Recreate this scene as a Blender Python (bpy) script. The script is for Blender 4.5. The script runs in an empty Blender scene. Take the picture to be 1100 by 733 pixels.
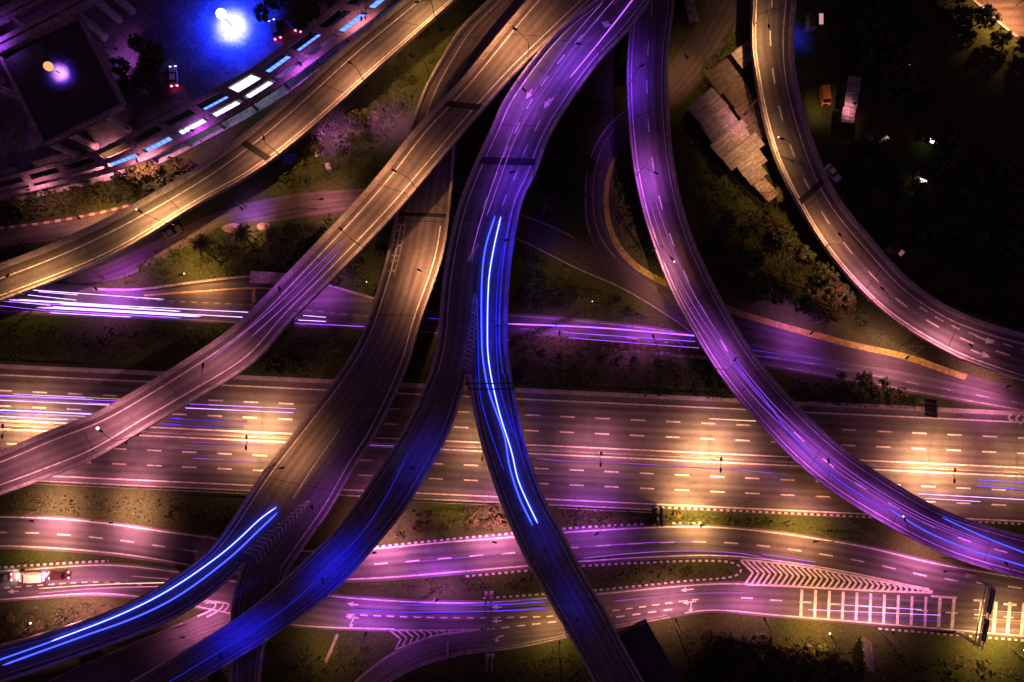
import bpy, bmesh, math, random
from mathutils import Vector, Matrix

random.seed(7)
SC = bpy.context.scene
COL = SC.collection

# ------------------------------------------------------------------ camera, world, exposure
H = 154.0                    # height of the drone above the highway
K = 231.0 / 1100.0           # metres on the ground per photo pixel
cam_data = bpy.data.cameras.new('camera')
cam_data.sensor_width = 36.0
cam_data.lens = 24.0
cam_data.clip_start = 0.5
cam_data.clip_end = 6000.0
cam = bpy.data.objects.new('camera', cam_data)
cam.location = (0, 0, H)
cam.rotation_euler = (0, 0, 0)
COL.objects.link(cam)
SC.camera = cam

world = bpy.data.worlds.new('World')
SC.world = world
world.use_nodes = True
wn, wl = world.node_tree.nodes, world.node_tree.links
wn.clear()
w_out = wn.new('ShaderNodeOutputWorld')
w_bg = wn.new('ShaderNodeBackground')
w_sky = wn.new('ShaderNodeTexSky')
w_sky.sky_type = 'NISHITA'
w_sky.sun_disc = False
w_sky.sun_elevation = math.radians(-4.0)
w_sky.sun_rotation = math.radians(200)
w_mix = wn.new('ShaderNodeMixRGB')
w_mix.blend_type = 'ADD'
w_mix.inputs[0].default_value = 1.0
w_mix.inputs[2].default_value = (0.72, 0.22, 0.80, 1)      # glow of the city on the night sky
w_bg.inputs['Strength'].default_value = 0.085
wl.new(w_sky.outputs[0], w_mix.inputs[1])
wl.new(w_mix.outputs[0], w_bg.inputs['Color'])
wl.new(w_bg.outputs[0], w_out.inputs['Surface'])

SC.view_settings.view_transform = 'Standard'
SC.view_settings.look = 'None'
SC.view_settings.exposure = 0.22
SC.view_settings.gamma = 1.0
SC.view_settings.use_curve_mapping = False
SC.render.engine = 'CYCLES'
SC.cycles.use_denoising = True
SC.cycles.max_bounces = 4
SC.cycles.diffuse_bounces = 2
SC.cycles.glossy_bounces = 2
SC.cycles.sample_clamp_indirect = 3.0
SC.cycles.use_light_tree = True

GOLD = (1.0, 0.45, 0.17)
AMBER = (1.0, 0.38, 0.17)
PINK = (1.0, 0.30, 0.40)
MAGENTA = (0.95, 0.22, 0.52)  # this and the tints below are put on lamps to cast colour over roads
VIOLET = (0.56, 0.095, 0.85)
INDIGO = (0.20, 0.03, 0.95)
BLUE = (0.004, 0.006, 1.0)

# ------------------------------------------------------------------ helpers
def W(px, py, z=0.0):
    """the place in the world of a point of the survey picture lying z metres above the highway"""
    k = K * (H - z) / H
    return Vector(((px - 550.0) * k, (366.5 - py) * k, z))

def tag(o, label=None, cat=None, group=None, kind=None):
    if label: o['label'] = label
    if cat: o['category'] = cat
    if group: o['group'] = group
    if kind: o['kind'] = kind
    return o

def empty(name, loc, label, cat, group=None, rotz=0.0):
    o = bpy.data.objects.new(name, None)
    o.empty_display_size = 0.3
    o.location = loc
    o.rotation_euler = (0, 0, rotz)
    COL.objects.link(o)
    return tag(o, label, cat, group)

class MB:
    """collects faces, builds ONE mesh object"""
    def __init__(s):
        s.v, s.f, s.uv, s.m = [], [], [], []
        s.starts = []
    def face(s, pts, uvs=None, mi=0):
        b = len(s.v)
        s.v.extend([tuple(p) for p in pts])
        s.f.append(list(range(b, b + len(pts))))
        s.uv.append(uvs or [(p[0], p[1]) for p in pts])
        s.m.append(mi)
    def box(s, c, size, rot=0.0, mi=0, taper=1.0):
        cx, cy, cz = c; hx, hy, hz = size[0] / 2, size[1] / 2, size[2] / 2
        ca, sa = math.cos(rot), math.sin(rot)
        P = []
        for z, t in ((-hz, 1.0), (hz, taper)):
            for x, y in ((-hx, -hy), (hx, -hy), (hx, hy), (-hx, hy)):
                x *= t; y *= t
                P.append((cx + x * ca - y * sa, cy + x * sa + y * ca, cz + z))
        for q in ((3, 2, 1, 0), (4, 5, 6, 7), (0, 1, 5, 4), (1, 2, 6, 5), (2, 3, 7, 6), (3, 0, 4, 7)):
            s.face([P[i] for i in q], mi=mi)
    def tube(s, a, b, r0, r1=None, n=8, mi=0, caps=True):
        a, b = Vector(a), Vector(b); r1 = r0 if r1 is None else r1
        d = (b - a).normalized()
        u = d.orthogonal().normalized(); w = d.cross(u)
        A = [a + (u * math.cos(2 * math.pi * i / n) + w * math.sin(2 * math.pi * i / n)) * r0 for i in range(n)]
        B = [b + (u * math.cos(2 * math.pi * i / n) + w * math.sin(2 * math.pi * i / n)) * r1 for i in range(n)]
        for i in range(n):
            j = (i + 1) % n
            s.face([A[i], A[j], B[j], B[i]], mi=mi)
        if caps:
            s.face(A[::-1], mi=mi); s.face(B, mi=mi)
    def prism(s, poly, z0, z1, mi=0):
        n = len(poly)
        ar = sum(poly[i][0] * poly[(i + 1) % n][1] - poly[(i + 1) % n][0] * poly[i][1] for i in range(n))
        if ar < 0: poly = poly[::-1]
        s.face([(p[0], p[1], z1) for p in poly], mi=mi)
        s.face([(p[0], p[1], z0) for p in poly[::-1]], mi=mi)
        for i in range(n):
            a, b = poly[i], poly[(i + 1) % n]
            s.face([(a[0], a[1], z0), (b[0], b[1], z0), (b[0], b[1], z1), (a[0], a[1], z1)], mi=mi)
    def build_split(s, name, mat, parent):
        """one mesh object for each run of faces begun by strip, pxline or pxkerb"""
        st = sorted(set(s.starts + [0])) + [len(s.f)]
        for a, b in zip(st, st[1:]):
            if b <= a: continue
            q = MB()
            for i in range(a, b): q.face([s.v[k] for k in s.f[i]], s.uv[i], s.m[i])
            q.build(name, mat, parent)
    def build(s, name, mat, parent=None, origin=None, smooth=False):
        me = bpy.data.meshes.new(name)
        v = s.v
        if origin is not None:
            v = [(p[0] - origin[0], p[1] - origin[1], p[2] - origin[2]) for p in v]
        me.from_pydata(v, [], s.f)
        ul = me.uv_layers.new(name='UVMap')
        flat = [c for q in s.uv for p in q for c in p]
        ul.data.foreach_set('uv', flat)
        mats = mat if isinstance(mat, (list, tuple)) else [mat]
        for m in mats: me.materials.append(m)
        if len(mats) > 1:
            me.polygons.foreach_set('material_index', s.m)
        if smooth:
            me.polygons.foreach_set('use_smooth', [True] * len(s.f))
        me.update()
        o = bpy.data.objects.new(name, me)
        COL.objects.link(o)
        if parent is not None: o.parent = parent
        if origin is not None and parent is None: o.location = origin
        return o

def copy_tree(o, parent=None):
    c = o.copy(); COL.objects.link(c); c.parent = parent
    for ch in list(o.children): copy_tree(ch, c)
    return c

# ------------------------------------------------------------------ materials
def new_mat(name):
    m = bpy.data.materials.new(name); m.use_nodes = True
    nt = m.node_tree
    b = nt.nodes['Principled BSDF']
    b.inputs['Specular IOR Level'].default_value = 0.25
    return m, nt, b

def N(nt, t, **kw):
    n = nt.nodes.new(t)
    for k, v in kw.items(): setattr(n, k, v)
    return n

def ramp(nt, stops):
    r = nt.nodes.new('ShaderNodeValToRGB')
    e = r.color_ramp.elements
    while len(e) < len(stops): e.new(0.5)
    for i, (p, c) in enumerate(stops):
        e[i].position = p; e[i].color = (*c, 1)
    return r

def g3(v): return (v, v, v)

def road_mat(name, base, worn, rough=0.75, streak=1.0):
    """asphalt or concrete carriageway: tyre-worn streaks along u, repairs, oil, fine grain"""
    m, nt, b = new_mat(name)
    L = nt.links
    uv = N(nt, 'ShaderNodeUVMap')
    mp = N(nt, 'ShaderNodeMapping'); mp.inputs['Scale'].default_value = (0.018, 0.75, 1)
    L.new(uv.outputs[0], mp.inputs[0])
    n1 = N(nt, 'ShaderNodeTexNoise'); n1.inputs['Scale'].default_value = 1.0; n1.inputs['Detail'].default_value = 5; n1.inputs['Roughness'].default_value = 0.62
    L.new(mp.outputs[0], n1.inputs['Vector'])
    r1 = ramp(nt, [(0.30, base), (0.70, worn)])
    L.new(n1.outputs['Fac'], r1.inputs[0])
    gm = N(nt, 'ShaderNodeNewGeometry')
    n2 = N(nt, 'ShaderNodeTexNoise'); n2.inputs['Scale'].default_value = 0.09; n2.inputs['Detail'].default_value = 6; n2.inputs['Roughness'].default_value = 0.7
    L.new(gm.outputs['Position'], n2.inputs['Vector'])
    r2 = ramp(nt, [(0.32, g3(0.62)), (0.55, g3(1.0)), (0.75, g3(1.25))])
    L.new(n2.outputs['Fac'], r2.inputs[0])
    mx = N(nt, 'ShaderNodeMixRGB', blend_type='MULTIPLY'); mx.inputs[0].default_value = 1.0
    L.new(r1.outputs[0], mx.inputs[1]); L.new(r2.outputs[0], mx.inputs[2])
    # tar patches and drips, elongated along the lane
    mp3 = N(nt, 'ShaderNodeMapping'); mp3.inputs['Scale'].default_value = (0.10, 0.5, 1)
    L.new(uv.outputs[0], mp3.inputs[0])
    n3 = N(nt, 'ShaderNodeTexNoise'); n3.inputs['Scale'].default_value = 1.0; n3.inputs['Detail'].default_value = 3
    L.new(mp3.outputs[0], n3.inputs['Vector'])
    r3 = ramp(nt, [(0.62, g3(1.0)), (0.72, g3(0.55))])
    L.new(n3.outputs['Fac'], r3.inputs[0])
    mx2 = N(nt, 'ShaderNodeMixRGB', blend_type='MULTIPLY'); mx2.inputs[0].default_value = 0.8 * streak
    L.new(mx.outputs[0], mx2.inputs[1]); L.new(r3.outputs[0], mx2.inputs[2])
    n4 = N(nt, 'ShaderNodeTexNoise'); n4.inputs['Scale'].default_value = 3.0; n4.inputs['Detail'].default_value = 4
    L.new(gm.outputs['Position'], n4.inputs['Vector'])
    r4 = ramp(nt, [(0.3, g3(0.8)), (0.7, g3(1.2))])
    L.new(n4.outputs['Fac'], r4.inputs[0])
    mx3 = N(nt, 'ShaderNodeMixRGB', blend_type='MULTIPLY'); mx3.inputs[0].default_value = 0.8
    L.new(mx2.outputs[0], mx3.inputs[1]); L.new(r4.outputs[0], mx3.inputs[2])
    sp = N(nt, 'ShaderNodeSeparateXYZ'); L.new(uv.outputs[0], sp.inputs[0])
    m1 = N(nt, 'ShaderNodeMath', operation='MULTIPLY'); m1.inputs[1].default_value = 6.2832 / 1.75; L.new(sp.outputs[1], m1.inputs[0])
    m2 = N(nt, 'ShaderNodeMath', operation='SINE'); L.new(m1.outputs[0], m2.inputs[0])
    m3 = N(nt, 'ShaderNodeMath', operation='MULTIPLY_ADD'); m3.inputs[1].default_value = 0.14; m3.inputs[2].default_value = 0.97; L.new(m2.outputs[0], m3.inputs[0])
    mx4 = N(nt, 'ShaderNodeMixRGB', blend_type='MULTIPLY'); mx4.inputs[0].default_value = 1.0
    L.new(mx3.outputs[0], mx4.inputs[1]); L.new(m3.outputs[0], mx4.inputs[2])
    L.new(mx4.outputs[0], b.inputs['Base Color'])
    b.inputs['Roughness'].default_value = rough
    return m

def noise_mat(name, stops, scale, rough=0.85, detail=6, fine=None, metallic=0.0, bump=0.0):
    m, nt, b = new_mat(name); L = nt.links
    gm = N(nt, 'ShaderNodeNewGeometry')
    n1 = N(nt, 'ShaderNodeTexNoise'); n1.inputs['Scale'].default_value = scale; n1.inputs['Detail'].default_value = detail; n1.inputs['Roughness'].default_value = 0.65
    L.new(gm.outputs['Position'], n1.inputs['Vector'])
    r = ramp(nt, stops); L.new(n1.outputs['Fac'], r.inputs[0])
    col = r.outputs[0]
    if fine:
        n2 = N(nt, 'ShaderNodeTexNoise'); n2.inputs['Scale'].default_value = fine; n2.inputs['Detail'].default_value = 4
        L.new(gm.outputs['Position'], n2.inputs['Vector'])
        r2 = ramp(nt, [(0.3, g3(0.55)), (0.7, g3(1.35))]); L.new(n2.outputs['Fac'], r2.inputs[0])
        mx = N(nt, 'ShaderNodeMixRGB', blend_type='MULTIPLY'); mx.inputs[0].default_value = 0.9
        L.new(col, mx.inputs[1]); L.new(r2.outputs[0], mx.inputs[2]); col = mx.outputs[0]
        if bump:
            bp = N(nt, 'ShaderNodeBump'); bp.inputs['Strength'].default_value = bump; bp.inputs['Distance'].default_value = 0.3
            L.new(n2.outputs['Fac'], bp.inputs['Height']); L.new(bp.outputs[0], b.inputs['Normal'])
    L.new(col, b.inputs['Base Color'])
    b.inputs['Roughness'].default_value = rough
    b.inputs['Metallic'].default_value = metallic
    return m

def paint_mat(name, col, wear=0.45):
    m, nt, b = new_mat(name); L = nt.links
    gm = N(nt, 'ShaderNodeNewGeometry')
    n1 = N(nt, 'ShaderNodeTexNoise'); n1.inputs['Scale'].default_value = 0.9; n1.inputs['Detail'].default_value = 8; n1.inputs['Roughness'].default_value = 0.8
    L.new(gm.outputs['Position'], n1.inputs['Vector'])
    r = ramp(nt, [(wear - 0.1, tuple(c * 0.35 for c in col)), (wear + 0.12, col)])
    L.new(n1.outputs['Fac'], r.inputs[0])
    L.new(r.outputs[0], b.inputs['Base Color'])
    b.inputs['Roughness'].default_value = 0.6
    return m

def plain_mat(name, col, rough=0.5, metallic=0.0, spec=0.3):
    m, nt, b = new_mat(name); L = nt.links
    gm = N(nt, 'ShaderNodeNewGeometry')
    n1 = N(nt, 'ShaderNodeTexNoise'); n1.inputs['Scale'].default_value = 2.0; n1.inputs['Detail'].default_value = 5
    L.new(gm.outputs['Position'], n1.inputs['Vector'])
    r = ramp(nt, [(0.3, tuple(c * 0.75 for c in col)), (0.7, tuple(min(1, c * 1.15) for c in col))])
    L.new(n1.outputs['Fac'], r.inputs[0]); L.new(r.outputs[0], b.inputs['Base Color'])
    b.inputs['Roughness'].default_value = rough; b.inputs['Metallic'].default_value = metallic
    b.inputs['Specular IOR Level'].default_value = spec
    return m

def sheet_mat(name, stops, fine, lo=0.7):
    m = noise_mat(name, stops, 0.6, rough=0.6, fine=fine)
    nt = m.node_tree; b = nt.nodes['Principled BSDF']; src = b.inputs['Base Color'].links[0].from_socket
    gm = nt.nodes.new('ShaderNodeNewGeometry'); r = ramp(nt, [(0.0, g3(lo)), (1.0, g3(1.15))]); nt.links.new(gm.outputs['Random Per Island'], r.inputs[0])
    mx = nt.nodes.new('ShaderNodeMixRGB'); mx.blend_type = 'MULTIPLY'; mx.inputs[0].default_value = 1.0
    nt.links.new(src, mx.inputs[1]); nt.links.new(r.outputs[0], mx.inputs[2]); nt.links.new(mx.outputs[0], b.inputs['Base Color'])
    return m

def kerb_mat(name, a, c, period=1.46):
    m, nt, b = new_mat(name); L = nt.links
    uv = N(nt, 'ShaderNodeUVMap')
    sp = N(nt, 'ShaderNodeSeparateXYZ'); L.new(uv.outputs[0], sp.inputs[0])
    dv = N(nt, 'ShaderNodeMath', operation='DIVIDE'); dv.inputs[1].default_value = period; L.new(sp.outputs[0], dv.inputs[0])
    fr = N(nt, 'ShaderNodeMath', operation='FRACT'); L.new(dv.outputs[0], fr.inputs[0])
    gt = N(nt, 'ShaderNodeMath', operation='GREATER_THAN'); gt.inputs[1].default_value = 0.5; L.new(fr.outputs[0], gt.inputs[0])
    mx = N(nt, 'ShaderNodeMixRGB'); mx.inputs[1].default_value = (*a, 1); mx.inputs[2].default_value = (*c, 1)
    L.new(gt.outputs[0], mx.inputs[0]); L.new(mx.outputs[0], b.inputs['Base Color'])
    b.inputs['Roughness'].default_value = 0.7
    return m

def leaf_mat(name, dark, light):
    m, nt, b = new_mat(name); L = nt.links
    gm = N(nt, 'ShaderNodeNewGeometry')
    oi = N(nt, 'ShaderNodeObjectInfo')
    ad = N(nt, 'ShaderNodeMath', operation='MULTIPLY_ADD'); ad.inputs[1].default_value = 0.35
    L.new(oi.outputs['Random'], ad.inputs[0]); 
    ml = N(nt, 'ShaderNodeMath', operation='MULTIPLY'); ml.inputs[1].default_value = 0.65
    L.new(gm.outputs['Random Per Island'], ml.inputs[0]); L.new(ml.outputs[0], ad.inputs[2])
    r = ramp(nt, [(0.0, dark), (1.0, light)])
    L.new(ad.outputs[0], r.inputs[0]); L.new(r.outputs[0], b.inputs['Base Color'])
    b.inputs['Roughness'].default_value = 0.65
    return m

def glow_mat(name, col, strength):
    m = bpy.data.materials.new(name); m.use_nodes = True
    nt = m.node_tree; nt.nodes.clear()
    o = nt.nodes.new('ShaderNodeOutputMaterial'); e = nt.nodes.new('ShaderNodeEmission')
    e.inputs[0].default_value = (*col, 1); e.inputs[1].default_value = strength
    nt.links.new(e.outputs[0], o.inputs[0])
    return m

M = {}
M['asphalt'] = road_mat('asphalt', (0.062, 0.058, 0.060), (0.115, 0.108, 0.108))
M['asphalt_old'] = road_mat('asphalt_old', (0.070, 0.064, 0.060), (0.125, 0.115, 0.105))
M['asphalt_dark'] = road_mat('asphalt_dark', (0.032, 0.029, 0.026), (0.062, 0.056, 0.048))
M['deck'] = road_mat('deck_asphalt', (0.075, 0.070, 0.068), (0.125, 0.118, 0.112), streak=0.8)
M['dirt_road'] = road_mat('dirt_road', (0.060, 0.052, 0.042), (0.120, 0.100, 0.080), rough=0.9)
M['concrete'] = noise_mat('concrete', [(0.3, (0.20, 0.19, 0.175)), (0.7, (0.36, 0.34, 0.31))], 0.35, fine=2.5)
M['girder'] = noise_mat('girder_concrete', [(0.3, (0.16, 0.15, 0.14)), (0.7, (0.28, 0.265, 0.245))], 0.25, fine=1.8)
M['grass'] = noise_mat('grass', [(0.28, (0.016, 0.026, 0.005)), (0.45, (0.027, 0.043, 0.007)), (0.60, (0.038, 0.054, 0.010)), (0.76, (0.066, 0.060, 0.022))], 0.055, rough=0.95, detail=9, fine=1.6, bump=0.5)
M['white'] = paint_mat('white_paint', (0.60, 0.58, 0.55))
M['white_worn'] = paint_mat('worn_white_paint', (0.44, 0.42, 0.40), wear=0.52)
M['yellow'] = paint_mat('yellow_paint', (0.62, 0.50, 0.12))
M['yellow_dull'] = paint_mat('dull_yellow_paint', (0.28, 0.29, 0.02), wear=0.5)
M['kerb_bw'] = kerb_mat('kerb_black_white', (0.03, 0.03, 0.03), (0.38, 0.36, 0.34))
M['kerb_rw'] = kerb_mat('kerb_red_white', (0.16, 0.07, 0.05), (0.42, 0.34, 0.30), period=2.6)
M['joint'] = plain_mat('dark_seam_bar', (0.012, 0.012, 0.013), rough=0.8)  # for the thin deck seams and the wide dark bars
M['steel'] = plain_mat('galvanised_steel', (0.30, 0.30, 0.31), rough=0.45, metallic=0.6)
M['dark_steel'] = plain_mat('dark_steel', (0.035, 0.034, 0.038), rough=0.5, metallic=0.3)
M['pole'] = plain_mat('painted_pole', (0.09, 0.09, 0.095), rough=0.5, metallic=0.3)
M['sign_dark'] = plain_mat('sign_dark', (0.02, 0.022, 0.03), rough=0.4)
M['sign_pale'] = plain_mat('sign_pale', (0.62, 0.55, 0.58), rough=0.5)
M['sign_green'] = plain_mat('sign_green', (0.02, 0.10, 0.06), rough=0.4)
M['leaf'] = leaf_mat('leaf', (0.012, 0.022, 0.006), (0.060, 0.085, 0.020))
M['leaf_olive'] = leaf_mat('leaf_olive', (0.020, 0.026, 0.006), (0.105, 0.105, 0.024))
M['weed'] = leaf_mat('weed', (0.014, 0.024, 0.005), (0.048, 0.066, 0.013))
M['bark'] = noise_mat('bark', [(0.3, (0.03, 0.022, 0.015)), (0.7, (0.10, 0.075, 0.05))], 2.0)
M['dark_roof'] = noise_mat('dark_roof', [(0.3, (0.012, 0.012, 0.014)), (0.7, (0.040, 0.038, 0.042))], 0.8, rough=0.6, fine=2.0)
M['pale_wall'] = noise_mat('pale_wall', [(0.3, (0.30, 0.26, 0.26)), (0.7, (0.45, 0.40, 0.40))], 0.5, fine=2.0)
M['purple_slab'] = noise_mat('station_slab', [(0.3, (0.14, 0.115, 0.125)), (0.7, (0.24, 0.20, 0.21))], 0.3, fine=1.6)
M['iron_pale'] = sheet_mat('pale_roof_iron', [(0.3, (0.15, 0.13, 0.125)), (0.7, (0.26, 0.235, 0.225))], 2.2)
M['iron_rust'] = sheet_mat('rusty_roof_iron', [(0.3, (0.03, 0.023, 0.020)), (0.7, (0.085, 0.062, 0.05))], 2.0)
M['iron_grey'] = sheet_mat('grey_roof_iron', [(0.3, (0.10, 0.092, 0.092)), (0.7, (0.19, 0.175, 0.17))], 1.6)
M['iron_patch'] = sheet_mat('patched_roof_iron', [(0.42, (0.12, 0.085, 0.06)), (0.5, (0.26, 0.22, 0.20)), (0.7, (0.36, 0.31, 0.29))], 1.4)
M['glass'] = plain_mat('dark_glass', (0.012, 0.013, 0.016), rough=0.12, spec=0.5)
M['tyre'] = plain_mat('tyre', (0.015, 0.015, 0.015), rough=0.9)
M['car_dark'] = plain_mat('dark_car_paint', (0.05, 0.012, 0.018), rough=0.3, spec=0.5)
M['car_white'] = plain_mat('white_car_paint', (0.72, 0.70, 0.66), rough=0.3, spec=0.5)
M['car_grey'] = plain_mat('grey_car_paint', (0.12, 0.12, 0.13), rough=0.3, spec=0.5)
M['truck_orange'] = plain_mat('orange_truck_paint', (0.65, 0.28, 0.03), rough=0.45)
M['lit_lens'] = glow_mat('lamp_lens', (1.0, 0.72, 0.38), 40)
M['lit_white'] = glow_mat('lit_white', (1.0, 0.88, 0.72), 3.5)
M['lit_window_blue'] = glow_mat('lit_window_blue', (0.10, 0.22, 1.0), 2.2)
M['lit_window_white'] = glow_mat('lit_window_white', (0.75, 0.85, 1.0), 2.6)
M['headlight'] = glow_mat('headlight', (0.95, 0.92, 1.0), 12)
M['taillight'] = glow_mat('taillight', (1.0, 0.06, 0.10), 16)

# ------------------------------------------------------------------ road geometry
def dense(pts, n, ext0, ext1, smooth=5):
    P = [Vector((p[0], p[1])) for p in pts]
    if ext0: P.insert(0, P[0] + (P[0] - P[1]).normalized() * ext0)
    if ext1: P.append(P[-1] + (P[-1] - P[-2]).normalized() * ext1)
    Q = []
    for i in range(len(P) - 1):
        p0 = P[max(i - 1, 0)]; p1 = P[i]; p2 = P[i + 1]; p3 = P[min(i + 2, len(P) - 1)]
        d = max(1e-6, (p2 - p1).length); d0 = max(1e-6, (p1 - p0).length); d2 = max(1e-6, (p3 - p2).length)
        m1 = (p2 - p0) / (d0 + d) * d if i > 0 else (p2 - p1)
        m2 = (p3 - p1) / (d + d2) * d if i < len(P) - 2 else (p2 - p1)
        for k in range(20):
            t = k / 20
            Q.append(p1 * (2*t**3 - 3*t**2 + 1) + m1 * (t**3 - 2*t**2 + t) + p2 * (-2*t**3 + 3*t**2) + m2 * (t**3 - t**2))
    Q.append(P[-1])
    cum = [0.0]
    for i in range(1, len(Q)): cum.append(cum[-1] + (Q[i] - Q[i - 1]).length)
    R = []; j = 0
    for i in range(n):
        t = cum[-1] * i / (n - 1)
        while j < len(Q) - 2 and cum[j + 1] < t: j += 1
        f = (t - cum[j]) / max(1e-9, cum[j + 1] - cum[j])
        R.append(Q[j].lerp(Q[j + 1], min(1, max(0, f))))
    for _ in range(smooth):
        S = R[:]
        for i in range(1, n - 1): S[i] = (R[i - 1] + R[i] * 2 + R[i + 1]) / 4
        R = S
    return R

def prof(zs, t):
    if not isinstance(zs, (list, tuple)): return zs
    for i in range(len(zs) - 1):
        if t <= zs[i + 1][0]:
            f = (t - zs[i][0]) / max(1e-9, zs[i + 1][0] - zs[i][0])
            f = max(0, min(1, f)); f = f * f * (3 - 2 * f)
            return zs[i][1] * (1 - f) + zs[i + 1][1] * f
    return zs[-1][1]

class Road:
    def __init__(s, L, R, z, n=140, ext=(90, 90), smooth=5):
        l = dense(L, n, ext[0], ext[1], smooth); r = dense(R, n, ext[0], ext[1], smooth)
        s.n = n
        s.px = [(a + b) / 2 for a, b in zip(l, r)]
        s.z = [prof(z, i / (n - 1)) for i in range(n)]
        s.L = [W(p.x, p.y, zz) for p, zz in zip(l, s.z)]
        s.R = [W(p.x, p.y, zz) for p, zz in zip(r, s.z)]
        s.C = [(a + b) / 2 for a, b in zip(s.L, s.R)]
        s.s = [0.0]
        for i in range(1, n): s.s.append(s.s[-1] + (s.C[i] - s.C[i - 1]).length)
        s.len = s.s[-1]
    def idx(s, d):
        d = max(0.0, min(s.len, d)); lo, hi = 0, s.n - 1
        while hi - lo > 1:
            m = (lo + hi) // 2
            if s.s[m] <= d: lo = m
            else: hi = m
        return lo, (d - s.s[lo]) / max(1e-9, s.s[hi] - s.s[lo])
    def edge(s, d):
        i, f = s.idx(d)
        return s.L[i].lerp(s.L[i + 1], f), s.R[i].lerp(s.R[i + 1], f)
    def at(s, d, off, h=0.0):
        """off: ('L', metres) from the left edge, ('R', metres) from the right edge, ('F', fraction), ('C', metres right of centre)"""
        a, b = s.edge(d); w = (b - a).length; u = (b - a) / max(w, 1e-9)
        k, x = off
        t = x if k == 'L' else (w - x if k == 'R' else (w * x if k == 'F' else w / 2 + x))
        p = a + u * t
        return Vector((p.x, p.y, p.z + h))
    def near(s, px, py):
        """distance along the road of the sample nearest to a survey point"""
        i = min(range(s.n), key=lambda k: (s.px[k].x - px) ** 2 + (s.px[k].y - py) ** 2)
        return s.s[i]
    def z_px(s, px, py):
        i = min(range(s.n), key=lambda k: (s.px[k].x - px) ** 2 + (s.px[k].y - py) ** 2)
        return s.z[i]
    def stations(s, d0, d1):
        d0 = max(0, d0); d1 = min(s.len, d1)
        return [d0] + [x for x in s.s if d0 + 0.05 < x < d1 - 0.05] + [d1]

def strip(mb, rd, offa, offb, d0, d1, h, wave=None):
    """flat ribbon between two lateral offsets; u runs along the road in metres"""
    mb.starts.append(len(mb.f))
    st = rd.stations(d0, d1)
    A = [rd.at(d, offa, h) for d in st]; B = [rd.at(d, offb, h) for d in st]
    for i in range(len(st) - 1):
        wa = (B[i] - A[i]).length; wb = (B[i + 1] - A[i + 1]).length
        mb.face([B[i], B[i + 1], A[i + 1], A[i]] if ccw(B[i], B[i + 1], A[i]) else [A[i], A[i + 1], B[i + 1], B[i]],
                [(st[i], wa), (st[i + 1], wb), (st[i + 1], 0), (st[i], 0)] if ccw(B[i], B[i + 1], A[i]) else [(st[i], 0), (st[i + 1], 0), (st[i + 1], wb), (st[i], wa)])

def ccw(a, b, c):
    return (b.x - a.x) * (c.y - a.y) - (b.y - a.y) * (c.x - a.x) > 0

def sweep(mb, rd, prof_pts, d0, d1, closed=True, cap=True):
    """sweep a closed lateral profile [(off, h), ...] along the road"""
    st = rd.stations(d0, d1)
    rings = [[rd.at(d, o, h) for o, h in prof_pts] for d in st]
    n = len(prof_pts)
    for i in range(len(st) - 1):
        acc = 0.0
        for j in range(n):
            k = (j + 1) % n
            seg = (rings[i][k] - rings[i][j]).length
            mb.face([rings[i][j], rings[i][k], rings[i + 1][k], rings[i + 1][j]],
                    [(st[i], acc), (st[i], acc + seg), (st[i + 1], acc + seg), (st[i + 1], acc)])
            acc += seg
    if cap:
        mb.face(rings[0][::-1]); mb.face(rings[-1])

def dashes(mb, rd, off, dash, gap, w, d0, d1, h, phase=0.0):
    d = d0 + phase
    k, x = off
    while d < d1:
        e = min(d + dash, d1)
        wd = rd.at(d, ('R', 0)); wd = (rd.at(d, ('L', 0)) - wd).length
        c = x if k == 'L' else (wd - x if k == 'R' else (wd * x if k == 'F' else wd / 2 + x))
        strip(mb, rd, ('L', c - w / 2), ('L', c + w / 2), d, e, h)
        d += dash + gap

def pxline(mb, pts, w, z, n=None):
    """ribbon of width w on the ground along surveyed points"""
    P = dense(pts, n or max(2, 8 * len(pts)), 0, 0, 2) if len(pts) > 2 else [Vector(pts[0]), Vector(pts[1])]
    P = [W(p[0], p[1], z) for p in P]
    mb.starts.append(len(mb.f)); acc = 0
    for i in range(len(P) - 1):
        d = (P[i + 1] - P[i]); l = d.length; d.normalize()
        nrm = Vector((-d.y, d.x, 0)) * w / 2
        mb.face([P[i] - nrm, P[i + 1] - nrm, P[i + 1] + nrm, P[i] + nrm], [(acc, 0), (acc + l, 0), (acc + l, w), (acc, w)])
        acc += l

def pxkerb(mb, pts, w, z0, h, closed=False):
    P = dense(list(pts) + ([pts[0]] if closed else []), 16 * len(pts), 0, 0, 3)
    P = [W(p[0], p[1], 0) for p in P]
    mb.starts.append(len(mb.f)); acc = 0.0; prev = None
    for i in range(len(P)):
        a = P[max(0, i - 1)]; b = P[min(len(P) - 1, i + 1)]
        d = (b - a).normalized(); nrm = Vector((-d.y, d.x, 0)) * w / 2
        if i: acc += (P[i] - P[i - 1]).length
        ring = [P[i] + nrm + Vector((0, 0, z0)), P[i] + nrm + Vector((0, 0, z0 + h)), P[i] - nrm + Vector((0, 0, z0 + h)), P[i] - nrm + Vector((0, 0, z0))]
        if prev:
            for j in range(3):
                mb.face([prev[0][j + 1], prev[0][j], ring[j], ring[j + 1]], [(prev[1], j), (prev[1], j), (acc, j), (acc, j)])
        prev = (ring, acc)

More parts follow.
